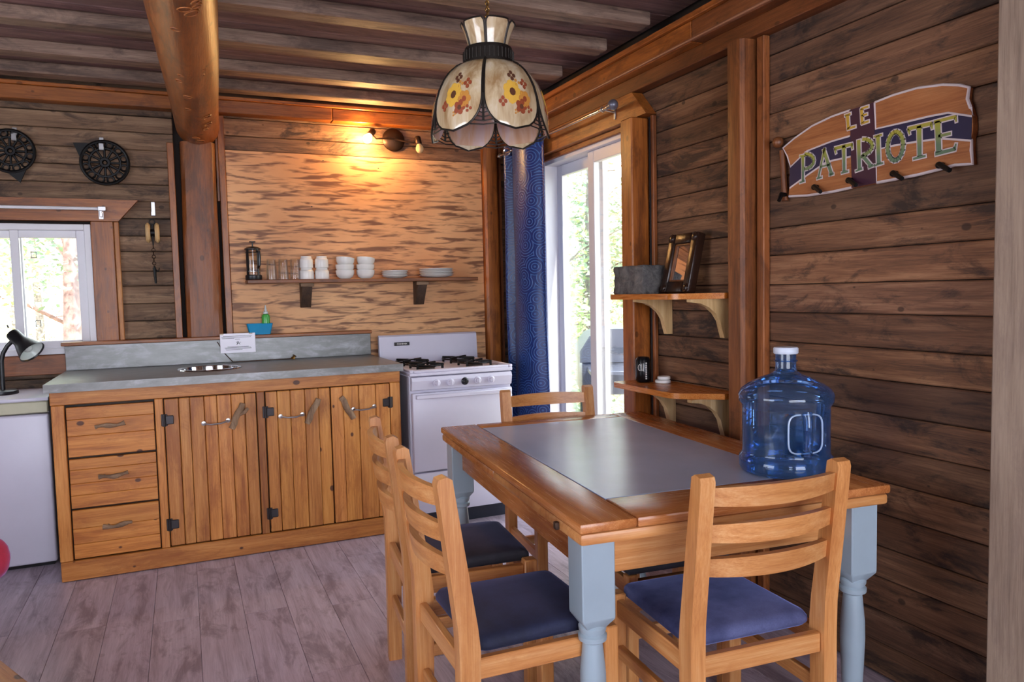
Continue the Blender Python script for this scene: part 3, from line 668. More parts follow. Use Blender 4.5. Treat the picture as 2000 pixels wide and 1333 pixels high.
for bx in (-.15, .15):
    for by in (-.17, .12):
        g = B().lathe([(.05, .888), (.048, .896), (.03, .900), (.028, .908), (0, .910)], 20, (bx, by, 0)); g.build('burner', plain('burner_cap', lin(60,52,50), .5, .5), st)
        b = B()
        for a_ in range(4):
            an = a_*PI/2+PI/4; c, s_ = math.cos(an), math.sin(an)
            b.box((bx+c*.068, by+s_*.068, .918), (.085, .012, .014), .002, (0, 0, an)).box((bx+c*.105, by+s_*.105, .904), (.012, .012, .030), .002, (0, 0, an))
        b.torus((bx, by, .912), .1, .005, None, 24, 6)
        b.build('grate', IRON, st)
# ================================================================== plate shelf on the plywood
SY0, SY1, SZ = 4.64, 4.81, at(485, 547, 'y', 4.64).z
sx0, sx1 = at(483, 550, 'y', 4.64).x, at(934, 546, 'y', 4.64).x
sh = thing('plate_shelf', 'long narrow board shelf on two rough brackets against the plywood', 'shelf', ((sx0+sx1)/2, 4.81, SZ))
hw = (sx1-sx0)/2
B().lo((-hw, -.17, -.022), (hw, -.0005, 0), .003).build('board', wood('redvarnish'), sh)
for px in (600, 825):
    x = at(px, 565, 'y', 4.70).x-sh.location.x
    b = B().prism([(0, 0), (-.12, 0), (-.12, -.02), (-.035, -.15), (0, -.15)], (x-.03, -.001, -.0225), (0, 1, 0), (0, 0, 1), .06) if True else None
    br = b.build('bracket', wood('dark', 'z'), sh)
    B().lo((x-.04, -.125, -.045), (x+.04, -.10, -.0225), .003).build('crosspiece', wood('driftwood'), br)
SHZ = SZ
def sxy(px, y=4.72): return at(px, 545, 'y', y).x
# french press
fp = thing('french_press', 'glass french press with black lid and handle on the shelf', 'coffee maker', (sxy(496), 4.725, SHZ))
B().lathe([(.046, 0), (.048, .004), (.048, .026), (.044, .03), (.043, .032)], 24).build('base', BLACK, fp)
B().lathe([(.041, .032), (.041, .175), (.043, .18), (.0415, .18), (.0395, .174), (.0395, .035), (0, .034)], 24, cap=False).build('beaker', GLASSW, fp)
b = B()
for a in (0.6, 2.2, 3.75, 5.3): b.box((.0435*math.cos(a), .0435*math.sin(a), .105), (.003, .010, .15), 0, (0, 0, a))
b.torus((0, 0, .165), .0435, .002, None, 24, 6); b.build('cage', BLACK, fp)
B().lathe([(.046, .18), (.047, .186), (.03, .196), (.006, .2), (.004, .2), (.004, .222), (.018, .224), (.018, .23), (0, .231)], 24).build('lid', BLACK, fp)
B().tube([(.02, -.042, .168), (.028, -.07, .165), (.03, -.075, .13), (.028, -.07, .085), (.022, -.05, .07)], [.007, .008, .009, .008, .006], 8).build('handle', BLACK, fp)
B().tube([(0, 0, .04), (0, 0, .19)], .002, 6).lathe([(.038, .05), (.038, .054), (0, .055)], 20).build('plunger', STEEL, fp)
# glasses (upturned tumblers)
for i, px in enumerate((531, 554, 577)):
    g = B().lathe([(.031, 0), (.029, .001), (.026, .10), (.024, .118), (.0, .12), (.0, .124), (.025, .124), (.029, .11), (.033, 0.001)], 20, cap=False).build('drinking_glass', GLASSW, None, (sxy(px), 4.72, SHZ+.0005))
    tag(g, ('clear drinking glass upside down on the shelf, next to the french press', 'middle of the three clear drinking glasses on the shelf', 'clear drinking glass upside down beside the white mugs')[i], 'glass', 'drinking glasses on the plate shelf')
# mugs upside down in two stacks
mug = B().lathe([(.043, 0), (.044, .003), (.043, .045), (.041, .052), (.036, .056), (.034, .068), (.033, .070), (0, .070), ], 28).mesh('mug', CERAM)
for c_, px in enumerate((599, 629)):
    for lv in range(2):
        m = link('mug', mug, None, (sxy(px), 4.715, SHZ+lv*.0705)); m.scale = (1, 1, 1) if lv == 0 else (.93, .93, 1)
        tag(m, '%s white mug of the upturned stack %s' % (('lower', 'upper')[lv], ('beside the drinking glasses', 'beside the white bowls')[c_]), 'mug', 'upturned white mugs on the plate shelf')
bowl = B().lathe([(.030, 0), (.032, .003), (.046, .012), (.055, .03), (.057, .052), (.056, .053), (.053, .032), (.044, .016), (0, .010)], 28).mesh('bowl', CERAM)
for c_, px in enumerate((674, 714)):
    for lv in range(3):
        m = link('bowl', bowl, None, (sxy(px), 4.715, SHZ+lv*.036), (0, (.13 if lv == 2 else 0), .3*lv))
        if lv == 2: m.location.z += .006
        tag(m, '%s white bowl of the stack %s' % (('bottom', 'middle', 'tilted top')[lv], ('beside the white mugs', 'beside the small plates')[c_]), 'bowl', 'white bowls stacked on the plate shelf')
def plate(R, n, px, what, grp, dz):
    me = B().lathe([(R*.5, 0), (R*.55, .002), (R*.9, .010), (R, .015), (R, .017), (R*.88, .0135), (R*.55, .006), (0, .005)], 32).mesh('plate', CERAM)
    for lv in range(n):
        p = link('plate', me, None, (sxy(px)+random.uniform(-.003, .003), 4.72-R*.05, SHZ+lv*dz), (0, 0, lv))
        nm = {0: 'bottom', n-1: 'top'}.get(lv, ('', 'second', 'third', 'fourth', 'fifth')[lv]+' from the bottom')
        tag(p, '%s %s white plate in its stack on the shelf' % (nm, what), 'plate', grp)
plate(.083, 4, 771, 'small', 'small white plates on the plate shelf', .0105)
plate(.086*1.3, 5, 852, 'large', 'large white plates on the plate shelf', .0105)

# ------------------------------------------------------------------ twin spot wall light
pc = at(768, 274, 'y', YB)
wl = thing('wall_spotlight', 'bronze two-arm wall spotlight with one lit bulb above the plywood', 'wall light', (pc.x, YB-.001, pc.z))
MX = Matrix.Rotation(PI/2, 3, 'X')
B().lathe([(.072, 0), (.074, .006), (.068, .014), (.04, .022), (.012, .026), (.012, .034), (0, .035)], 32, (0, 0, 0), MX).build('wall_plate', BRONZE, wl)
def W_(px, py, y): q = at(px, py, 'y', y); return Vector((q.x-pc.x, y-(YB-.001), q.z-pc.z))
jl, jr = W_(727, 258, 4.745), W_(816, 272, 4.745)
B().tube([Vector((0, -.03, 0)), Vector((-.06, -.045, 0)), Vector((jl.x+.03, -.06, -.01)), Vector((jl.x, jl.y+.015, jl.z-.005))], .005, 8).build('arm', BRONZE, wl)
B().tube([Vector((0, -.03, 0)), Vector((.06, -.045, -.012)), Vector((jr.x-.02, -.06, -.02)), Vector((jr.x, jr.y+.015, jr.z))], .006, 8).build('arm', BRONZE, wl)
def head(j, bpx, y, lit):
    e = W_(*bpx, y); ax_ = (e-j).normalized(); M = ax_.to_track_quat('Z', 'Y').to_matrix()
    h = B().lathe([(0, -.02), (.014, -.018), (.02, -.01), (.021, .03), (.018, .034), (0, .033)], 20, j, M).build('socket', BRONZE, wl)
    LB = plain('lit_bulb', (1, .62, .22, 1), .4, emit=900.0, ecol=(1.0, .56, .20, 1)); OB = plain('frosted_bulb', lin(222,190,140), .3)
    B().lathe([(.012, .03), (.018, .042), (.025, .056), (.026, .068), (.021, .082), (.012, .09), (0, .092)], 20, j, M).build('bulb', LB if lit else OB, h)
head(jl, (717, 272), 4.72, True); head(jr, (820, 292), 4.735, False)

# ------------------------------------------------------------------ trivets, pulley, window rod
def trivet(px, py, R, tail, label, hook):
    c = at(px, py, 'y', 4.805); t = thing('iron_trivet', label, 'trivet', (c.x, 4.805, c.z), 0, 'black iron trivets on the kitchen wall')
    b = B().torus((0, 0, 0), R*.94, R*.075, MX, 36, 8).torus((0, 0, 0), R*.62, R*.055, MX, 28, 6).torus((0, 0, 0), R*.16, R*.09, MX, 16, 6)
    for k in range(12):
        a = k*PI/6; d = Vector((math.cos(a), 0, math.sin(a)))
        b.tube([d*R*.16, d*R*.62], R*.05, 6)
        dd = Vector((math.cos(a+.26), 0, math.sin(a+.26))); b.torus(dd*R*.78, R*.14, R*.045, MX, 10, 5)
    b.build('openwork_disc', IRON, t)
    a = tail; d = Vector((math.cos(a), 0, math.sin(a))); n = Vector((-math.sin(a), 0, math.cos(a)))
    tip = d*R*1.45; B().loft([[d*R*.86+n*R*.42+Vector((0, -.004, 0)), d*R*.86-n*R*.42+Vector((0, -.004, 0)), tip+Vector((0, -.004, 0))], [d*R*.86+n*R*.42+Vector((0, .006, 0)), d*R*.86-n*R*.42+Vector((0, .006, 0)), tip+Vector((0, .006, 0))]]).build('pointed_handle', IRON, t)
    h = at(*hook, 'y', 4.815); hk = thing('wall_hook', 'flat metal hook holding the %s iron trivet' % ('left' if px < 100 else 'right'), 'hook', (h.x, YB-.002, h.z))
    B().lo((-.012, -.004, -.04), (.012, 0, .035), .002).lo((-.012, -.04, -.042), (.012, -.001, -.036), .001).lo((-.012, -.04, -.04), (.012, -.036, -.005), .001).build('strap', STEEL, hk)
    B().sphere((0, -.004, .018), .004, 8, 6).build('screw', CHROME, hk)
trivet(20, 295, .118, -1.35, 'black openwork iron trivet with pointed handle at the left edge', (28, 261))
trivet(205, 318, .125, 2.55, 'black openwork iron trivet with pointed handle above the window casing', (198, 280))
q = at(299, 405, 'y', YB); hk = thing('wall_hook', 'thin steel strap hook holding the wooden pulley block', 'hook', (q.x, YB-.002, q.z))
B().lo((-.011, -.004, -.05), (.011, 0, .03), .002).lo((-.011, -.034, -.052), (.011, -.001, -.047), .001).lo((-.011, -.034, -.05), (.011, -.03, -.03), .001).build('strap', STEEL, hk)
q = at(298, 455, 'y', 4.80)
pl = thing('pulley_block', 'old wooden pulley block with chain and hook hanging on the wall', 'pulley', (q.x, 4.797, q.z))
for s in (-1, 1): B().lathe([(0, -.013), (.024, -.012), (.030, -.004), (.030, .004), (.024, .012), (0, .013)], 20, (s*.024, 0, 0), Matrix.Diagonal((1, 1, 1.9)) @ Matrix.Rotation(PI/2, 3, 'Y')).build('cheek', wood('bracket', 'z'), pl)
B().tube([(-.012, 0, 0), (.012, 0, 0)], .02, 16).build('wheel', IRON, pl)
B().torus((0, 0, .062), .014, .003, MX, 14, 6).tube([(0, 0, .05), (0, 0, -.07)], .004, 6).build('strap', IRON, pl)
b = B()
for k in range(6): b.torus((0, 0, -.08-.019*k), .009, .0026, (MX if k % 2 else Matrix.Rotation(PI/2, 3, 'Y')), 10, 5)
b.build('chain', BRONZE, pl)
B().tube([(0, 0, -.19), (.004, 0, -.21), (.02, 0, -.222), (.026, 0, -.20)], [.005, .006, .005, .002], 7).tube([(0, 0, -.20), (.004, 0, -.29)], [.009, .006], 8).build('hook', IRON, pl)
q = at(195, 408, 'y', 4.745); rd = thing('curtain_rod', 'thin white curtain rod on the kitchen window casing', 'curtain rod', (q.x, 4.745, q.z))
B().tube([(-1.3, 0, 0), (.02, 0, 0)], .009, 10).build('rod', PVC, rd)
B().lo((-.01, -.012, -.012), (.03, .012, .012), .002).lo((-.004, .0, -.045), (.01, .036, -.004), .002).lo((-.01, .028, -.055), (.014, .036, .015), .001).build('bracket', STEEL, rd)
# ================================================================== right wall things
def wall_shelf(z, y0, y1, label, dzb):
    s = thing('wall_shelf', label, 'shelf', (2.0995, (y0+y1)/2, z), 0, 'small orange shelves on the right wall'); hy = (y1-y0)/2
    pts = [(0, hy-.085), (-.10, hy-.005), (-.20, hy), (-.235, hy-.01), (-.245, hy-.04), (-.245, -hy+.13), (-.235, -hy+.10), (-.085, -hy+.005), (-.07, -hy), (0, -hy)]
    pts = [(p[0], p[1]) for p in pts]
    pts[0] = (-.10, hy-.004); pts[1] = (-.15, hy)
    B().prism(pts[0:1]+pts[1:]+[(0, hy-.115), (-.1, hy-.115)] if False else [(-.001, -hy), (-.08, -hy), (-.215, -hy+.11), (-.24, -hy+.14), (-.245, -hy+.17), (-.245, hy-.03), (-.235, hy-.008), (-.215, hy), (-.105, hy), (-.1025, hy-.02), (-.1025, hy-.11), (-.001, hy-.11)], (0, 0, -.024), (1, 0, 0), (0, 1, 0), .024).build('board', wood('shelfwood', 'y'), s)
    for yy in (-hy+.075, hy-.16):
        q = [(-.001, -.0245), (-.20, -.0245), (-.20, -.036)]+[(-.20+.16*math.sin(a)*1.0, -.036-.13*(1-math.cos(a))) for a in (.3, .6, .9, 1.2, 1.5)]+[(-.03, -.19), (-.001, -.19)]
        B().prism(q, (0, yy-.014, 0), (1, 0, 0), (0, 0, 1), -.028).build('bracket', wood('bracket', 'z'), s)
    return s
wall_shelf(1.30, 2.452, 3.09, 'upper small orange shelf holding the mirror and stone', 0)
wall_shelf(.885, 2.452, 3.07, 'lower small orange shelf holding a black can', 0)
# stone
b = bmesh.new(); bmesh.ops.create_cube(b, size=1); bmesh.ops.subdivide_edges(b, edges=b.edges[:], cuts=9, use_grid_fill=True)
from mathutils import noise as mn
for v in b.verts:
    d = v.co.copy(); l = max(abs(d.x), abs(d.y), abs(d.z)); d = d*(1-.10*(d.length-l))
    d *= 1+.07*mn.noise(d*4.0)+.03*mn.noise(d*11)
    v.co = Vector((d.x*.135, d.y*.225, (d.z+.46)*.135))
# carved face: eye sockets, nose, mouth on the room side
for v in b.verts:
    if v.co.x < -.05:
        yy, zz = v.co.y, v.co.z
        for (cy, cz, r, a) in ((.07, .085, .022, .012), (.02, .085, .022, .010), (.05, .035, .03, .009)): v.co.x += a*math.exp(-((yy-cy)**2+(zz-cz)**2)/r**2)
        v.co.x -= .012*math.exp(-((yy-.047)**2+(zz-.066)**2)/.015**2)
me = bpy.data.meshes.new('stone_carving'); b.to_mesh(me); b.free(); me.materials.append(ROCK)
for p in me.polygons: p.use_smooth = True
q = at(1250, 545, 'x', 1.955); tag(link('stone_carving', me, None, (1.955, q.y, 1.301), (0, 0, .1)), 'rough grey carved stone block on the upper small shelf', 'stone')
# mirror
mr = thing('small_mirror', 'small mirror in a dark ornate frame leaning on the upper shelf', 'mirror', (1.985, 2.725, 1.3005)); mr.rotation_euler = (0, math.radians(13), 0)
fw, fh = .205, .265
b = B()
for (y0, y1, z0, z1) in ((-fw/2, -fw/2+.045, 0, fh), (fw/2-.045, fw/2, 0, fh), (-fw/2+.045, fw/2-.045, 0, .05), (-fw/2+.045, fw/2-.045, fh-.045, fh)): b.lo((-.022, y0, z0), (.022, y1, z1), .007, 2)
FRM = plain('dark_carved_frame', lin(44,26,18), .25, .1, bump=.5, nscale=50)
b.build('frame', FRM, mr)
for sy in (-1, 1):
    for z in (.02, fh-.02): B().sphere((-.02, sy*(fw/2-.022), z), .018, 10, 8, (.5, 1, 1)).torus((-.022, sy*(fw/2-.022), z), .016, .004, Matrix.Rotation(PI/2, 3, 'Y'), 12, 5).build('corner_ornament', FRM, mr)
b = B(); 
for (y0, y1, z0, z1) in ((-fw/2+.045, -fw/2+.053, .05, fh-.045), (fw/2-.053, fw/2-.045, .05, fh-.045), (-fw/2+.045, fw/2-.045, .05, .058), (-fw/2+.045, fw/2-.045, fh-.053, fh-.045)): b.lo((-.012, y0, z0), (0, y1, z1), .002)
b.build('inner_moulding', wood('redvarnish', 'z'), mr)
B().lo((-.004, -fw/2+.05, .055), (0, fw/2-.05, fh-.05)).build('mirror_glass', plain('mirror_silver', (.9, .9, .9, 1), .02, 1.0, var=0), mr)
# can and white discs
q = at(1255, 741, 'z', .885); cn = thing('black_can', 'black drink can with white script on the lower small shelf', 'can', (1.97, at(1256, 720, 'x', 1.97).y, .8852))
B().lathe([(.026, 0), (.03, .002), (.035, .01), (.035, .104), (.028, .116), (.027, .119), (.025, .119), (.024, .116), (0, .115)], 28).build('body', plain('black_can_paint', lin(16,16,20), .25, .3), cn)
def oncan(a, z): a0 = math.atan2(-2.96, -1.97)+a; return Vector((.0355*math.cos(a0), .0355*math.sin(a0), z))
b = B().tube([oncan(-.45+.25*math.cos(t), .072+.014*math.sin(t)) for t in (.6, 1.4, 2.2, 3.1, 4, 4.8, 5.5)], .0014, 6)
b.tube([oncan(x, z) for x, z in ((-.2, .09), (-.22, .07), (-.15, .056), (-.02, .06), (.02, .08), (.03, .092))], .0014, 6).tube([oncan(x, z) for x, z in ((.02, .085), (.04, .06), (.12, .054))], .0014, 6)
b.build('script_lettering', CERAM, cn)
b = B()
for k in range(9): b.box(oncan(.42, .02+.009*k), (.001, .008, .0055), 0, (0, 0, math.atan2(-2.96, -1.97)+.42))
b.build('vertical_lettering', CERAM, cn)
for k, (dx, r) in enumerate(((0, .036), (.006, .030))):
    d = B().lathe([(r*.9, 0), (r, .003), (r, .011), (r*.92, .015), (r*.5, .012), (0, .013)], 24).build('white_dish', CERAM, None, (2.03+dx, 2.90, .8852+k*.0155))
    tag(d, ('lower', 'upper')[k]+' of two small white dishes stacked behind the black can', 'dish', 'small white dishes on the lower shelf')

# ------------------------------------------------------------------ painted sign
SX = 2.078
def Z(u, v, x=SX): q = at(1480+u/4.16667, 150+v/4.16667, 'x', SX); return Vector((x, q.y, q.z))
sg = thing('painted_sign', 'flag-shaped painted wooden sign reading LE PATRIOTE with coat pegs', 'sign', (0, 0, 0))
top = [(205, 580), (300, 500), (440, 402), (600, 325), (745, 272), (945, 205), (1100, 150), (1300, 92), (1500, 66), (1640, 70), (1715, 88)]
rgt = [(1700, 180), (1725, 250), (1748, 330), (1752, 420), (1735, 520), (1732, 600), (1745, 712)]
bot = [(1600, 718), (1500, 748), (1300, 798), (1100, 838), (965, 865), (770, 905), (600, 938), (400, 968), (250, 977)]
lft = [(262, 850), (266, 750), (240, 645)]
out = top+rgt+bot+lft
def plate_(poly, x0, x1, name, mat): return B().loft([[Z(u, v, x0) for u, v in poly], [Z(u, v, x1) for u, v in poly]]).build(name, mat, sg, smooth=0)
plate_(out, SX, 2.0985, 'board', wood('signwood', 'y'))
NAVY = plain('navy_paint', lin(34,28,62), .5); BURG = plain('burgundy_paint', lin(62,26,44), .5); OUTL = plain('offwhite_paint', lin(206,190,190), .55); GRN = mat_letter()
up_ = [(262, 730), (400, 605), (600, 527), (750, 483), (970, 427), (1200, 370), (1400, 322), (1550, 294), (1745, 322)]
lo_ = [(1738, 520), (1500, 500), (1300, 525), (1100, 560), (960, 592), (750, 645), (560, 690), (400, 800), (258, 905)]
plate_(up_+lo_, SX-.0008, SX+.001, 'navy_band', NAVY)
plate_([(750, 272), (945, 207), (966, 864), (768, 905)], SX-.0012, SX+.001, 'burgundy_band', BURG)
def line(pts, name, w=.0042): return B().tube([Z(u, v, SX+.0034) for u, v in pts], w, 6).build(name, OUTL, sg)
line(top[4::-1]+lft[::-1][:1] if False else [(745, 275)]+top[3::-1]+[(240, 645), (266, 735)]+[(400, 605), (600, 527), (750, 483)], 'white_outline', .0052)
line([(950, 210)]+top[6:]+[(1700, 180), (1725, 250), (1745, 322), (1550, 294), (1400, 322), (1200, 370), (960, 425), (950, 210)], 'white_outline', .0052)
line([(755, 650), (560, 693), (400, 803), (262, 905), (252, 972), (400, 965), (600, 935), (760, 900)], 'white_outline', .0052)
line([(963, 860), (1100, 835), (1300, 795), (1500, 745), (1600, 716), (1743, 708), (1732, 600), (1735, 520), (1500, 503), (1300, 527), (1100, 562), (962, 594), (963, 860)], 'white_outline', .0052)
def stroke(polys, name):
    """a letter: quads in the sign's plane, an off-white edge behind a graded face"""
    ow, g = B(), B()
    for (a, c, w0, w1) in polys:
        a3, c3 = Z(*a), Z(*c); d = (c3-a3).normalized(); n = Vector((0, -d.z, d.y)); s = .00046
        for bb, x, e in ((ow, SX-.0022, .0036), (g, SX-.0034, 0)):
            p0, p1 = a3-d*e, c3+d*e; h0, h1 = w0*s/2+e, w1*s/2+e
            q = [p0+n*h0, p0-n*h0, p1-n*h1, p1+n*h1]
            bb.loft([[Vector((x, p.y, p.z)) for p in q], [Vector((x+.0012, p.y, p.z)) for p in q]])
    o = ow.build(name, OUTL, sg, smooth=0); g.build('letter_face', GRN, o, smooth=0)
def arc(cx, cy, rx, ry, a0, a1, w, n=8, sl=0.0):
    P = [(cx+rx*math.cos(a0+(a1-a0)*k/n), cy+ry*math.sin(a0+(a1-a0)*k/n)-sl*rx*math.cos(a0+(a1-a0)*k/n)) for k in range(n+1)]
    return [(P[k], P[k+1], w, w) for k in range(n)]
stroke([((735, 310), (742, 425), 26, 22), ((735, 425), (800, 405), 18, 14), ((712, 318), (760, 300), 12, 12)], 'letter_l')
stroke([((848, 262), (855, 380), 22, 22), ((845, 262), (905, 242), 14, 14), ((850, 318), (895, 304), 12, 12), ((850, 382), (908, 362), 14, 14)], 'letter_e')
stroke([((372, 650), (372, 850), 26, 20)]+arc(390, 690, 72, 62, -1.6, 1.6, 22, 8, .1)+[((345, 862), (385, 850), 12, 12), ((345, 648), (400, 636), 12, 12)], 'letter_p')
stroke([((548, 585), (498, 822), 14, 14), ((540, 590), (605, 795), 24, 26), ((515, 735), (590, 715), 12, 12), ((485, 830), (525, 818), 12, 12), ((585, 800), (620, 792), 12, 12)], 'letter_a')
stroke([((705, 560), (708, 770), 28, 22), ((630, 585), (772, 550), 22, 22), ((632, 585), (640, 625), 12, 8), ((770, 550), (775, 590), 12, 8), ((685, 785), (740, 770), 12, 12)], 'letter_t')
stroke([((825, 515), (832, 755), 30, 26)]+arc(850, 575, 88, 66, -1.5, 1.5, 24, 8, .15)+[((855, 640), (925, 725), 26, 22), ((800, 770), (855, 750), 12, 12), ((905, 740), (950, 722), 12, 12)], 'letter_r')
stroke([((982, 480), (990, 710), 28, 28), ((950, 490), (1015, 472), 12, 12), ((960, 722), (1025, 702), 12, 12)], 'letter_i')
stroke(arc(1125, 565, 64, 118, 0, 2*PI, 26, 18, .18), 'letter_o')
stroke([((1318, 400), (1322, 645), 32, 28), ((1228, 425), (1420, 380), 24, 24), ((1230, 425), (1240, 470), 14, 8), ((1418, 380), (1424, 425), 14, 8), ((1270, 670), (1370, 645), 14, 14)], 'letter_t')
stroke([((1468, 360), (1478, 615), 36, 34), ((1440, 370), (1615, 325), 20, 20), ((1615, 325), (1620, 368), 14, 8), ((1475, 485), (1575, 462), 18, 18), ((1450, 630), (1610, 590), 22, 22), ((1608, 590), (1618, 545), 14, 8)], 'letter_e')
B().tube([Z(187, 600, 2.086), Z(196, 800, 2.086), Z(210, 1010, 2.086)], [.011, .011, .012], 12).build('pole', wood('redvarnish', 'z'), sg)
B().sphere(Z(165, 535, 2.078), .021, 16, 12).build('pole_knob', wood('redvarnish', 'z'), sg)
for (u, v) in ((215, 962), (482, 900), (762, 845), (1125, 790), (1500, 722)):
    p = Z(u, v, SX+.005); B().tube([p, p+Vector((-.022, -.004, .001)), p+Vector((-.04, -.05 if u > 300 else -.01, -.024))], [.009, .0085, .007], 8).sphere(p+Vector((-.018, 0, 0)), .0105, 10, 8).build('peg', IRON, sg)

# ------------------------------------------------------------------ curtain and rod
def crom(P, n=6):
    P = [Vector(p) for p in P]; o = []
    for i in range(len(P)-1):
        p0, p1, p2, p3 = P[max(i-1, 0)], P[i], P[i+1], P[min(i+2, len(P)-1)]
        for k in range(n):
            t = k/n; o.append(.5*((2*p1)+(p2-p0)*t+(2*p0-5*p1+4*p2-p3)*t*t+(3*p1-p0-3*p2+p3)*t**3))
    return o+[P[-1]]
prof = crom([(2.02, 4.62, 0), (1.985, 4.575, 0), (1.955, 4.53, 0), (1.985, 4.497, 0), (2.02, 4.465, 0), (1.985, 4.425, 0), (1.945, 4.37, 0), (1.915, 4.27, 0), (1.925, 4.17, 0), (1.96, 4.105, 0), (1.995, 4.065, 0), (2.0, 4.045, 0)])
ct = thing('blue_curtain', 'long shiny blue swirl-patterned curtain drawn back beside the sliding door', 'curtain', (1.97, 4.33, 0.04))
rings = []
for k in range(25):
    z = .04+(2.262-.04)*k/24; sp = 1+.05*(1-k/24)
    ring_ = []
    for sgn in (-1, 1):
        seq = prof if sgn < 0 else prof[::-1]
        for i, p in enumerate(seq):
            j = i if sgn < 0 else len(prof)-1-i; t_ = (prof[min(j+1, len(prof)-1)]-prof[max(j-1, 0)]).normalized(); n_ = Vector((-t_.y, t_.x, 0))
            wob = .008*math.sin(k*.5+j*.35)*(1-k/24)
            ring_.append(Vector((p.x-1.97+wob, (p.y-4.33)*sp, z-.04))+n_*sgn*.0018)
    rings.append(ring_)
B().loft(rings).build('cloth', CURT, ct, smooth=60)
for (px, py) in ((1022, 288), (990, 300)):
    q = at(px, py, 'x', 1.913 if px > 1000 else 1.95); B().torus((q.x-1.97, q.y-4.33, 2.222-.04), .021, .006, Matrix.Rotation(PI/2, 3, 'Y') if px > 1000 else Matrix.Rotation(.9, 3, 'Z') @ Matrix.Rotation(PI/2, 3, 'Y'), 20, 8).build('grommet', CHROME, ct)
rd = thing('curtain_rod', 'steel curtain rod with a ball end above the sliding door', 'curtain rod', (1.965, 3.2, 2.222))
B().tube([(0, .02, 0), (0, 1.45, 0)], .008, 12).build('rod', CHROME, rd)
B().sphere((0, 0, 0), .026, 18, 12).lathe([(.012, 0), (.012, .03)], 14, (0, .02, 0), Matrix.Rotation(-PI/2, 3, 'X')).build('ball_end', plain('grey_finial', lin(110,110,122), .35, .5), rd)
for yy in (.10, 1.42): B().tube([(0, yy, 0), (.03, yy, -.004), (.074, yy, -.01)], .004, 8).lo((.067, yy-.008, -.045), (.0745, yy+.008, .015), .002).torus((0, yy, 0), .012, .003, MX, 14, 6).build('bracket', STEEL, rd)
# ------------------------------------------------------------------ pendant lamp
LY = 2.35; lc = at(955, 150, 'y', LY)
zl = lambda py: at(955, py, 'y', LY).z
pd = thing('pendant_lamp', 'stained glass pendant lamp with painted yellow flowers over the table', 'lamp', (lc.x, LY, zl(274)))
zb = pd.location.z
ps = 1/577.0
def prof_pt(P, s):
    s = max(0, min(1, s))*(len(P)-1); i = min(int(s), len(P)-2); t = s-i
    return P[i][0]*(1-t)+P[i+1][0]*t, P[i][1]*(1-t)+P[i+1][1]*t
yaw0 = math.atan2(-lc.y, -lc.x)                                   # the side turned to the room
dome = [(.078, zl(128)-zb), (.104, zl(134)-zb), (.132, zl(147)-zb), (.155, zl(165)-zb), (.173, zl(187)-zb), (.185, zl(211)-zb), (.191, zl(235)-zb), (.194, zl(256)-zb), (.193, zl(274)-zb)]
crown = [(.062, zl(102)-zb), (.068, zl(86)-zb), (.077, zl(68)-zb), (.089, zl(50)-zb)]
def pan_pt(P, a, s, off=0.0): r, z = prof_pt(P, s); return Vector(((r+off)*math.cos(a), (r+off)*math.sin(a), z))
def panel(P, ac, half, shape, off, name, mat, par, ns=18, na=8, came=.0035):
    rings_o, rings_i = [], []
    for i in range(ns+1):
        s = i/ns; w = half*shape(s)
        rings_o.append([pan_pt(P, ac+w*(2*k/na-1), s, off) for k in range(na+1)]); rings_i.append([pan_pt(P, ac+w*(2*k/na-1), s, off-.003) for k in range(na+1)])
    b = B(); b.loft([o_+i_[::-1] for o_, i_ in zip(rings_o, rings_i)]); o = b.build(name, mat, par, smooth=50)
    edge = [r[0] for r in rings_o]+[p for p in rings_o[-1][1:-1]]+[r[-1] for r in rings_o[::-1]]
    B().tube(edge, came, 6).build('lead_came', LEAD, o)
    return o
rng = random.Random(4)
YEL = plain('yellow_flower_paint', lin(226,176,70), .4); RUS = plain('rust_flower_paint', lin(150,72,44), .4); BRN = plain('brown_flower_paint', lin(96,58,40), .4); OCH = plain('ochre_flower_paint', lin(196,134,60), .4)
petal_shape = lambda s: (.97 if s < .62 else .97*math.sqrt(max(0, 1-((s-.62)/.38)**2)))
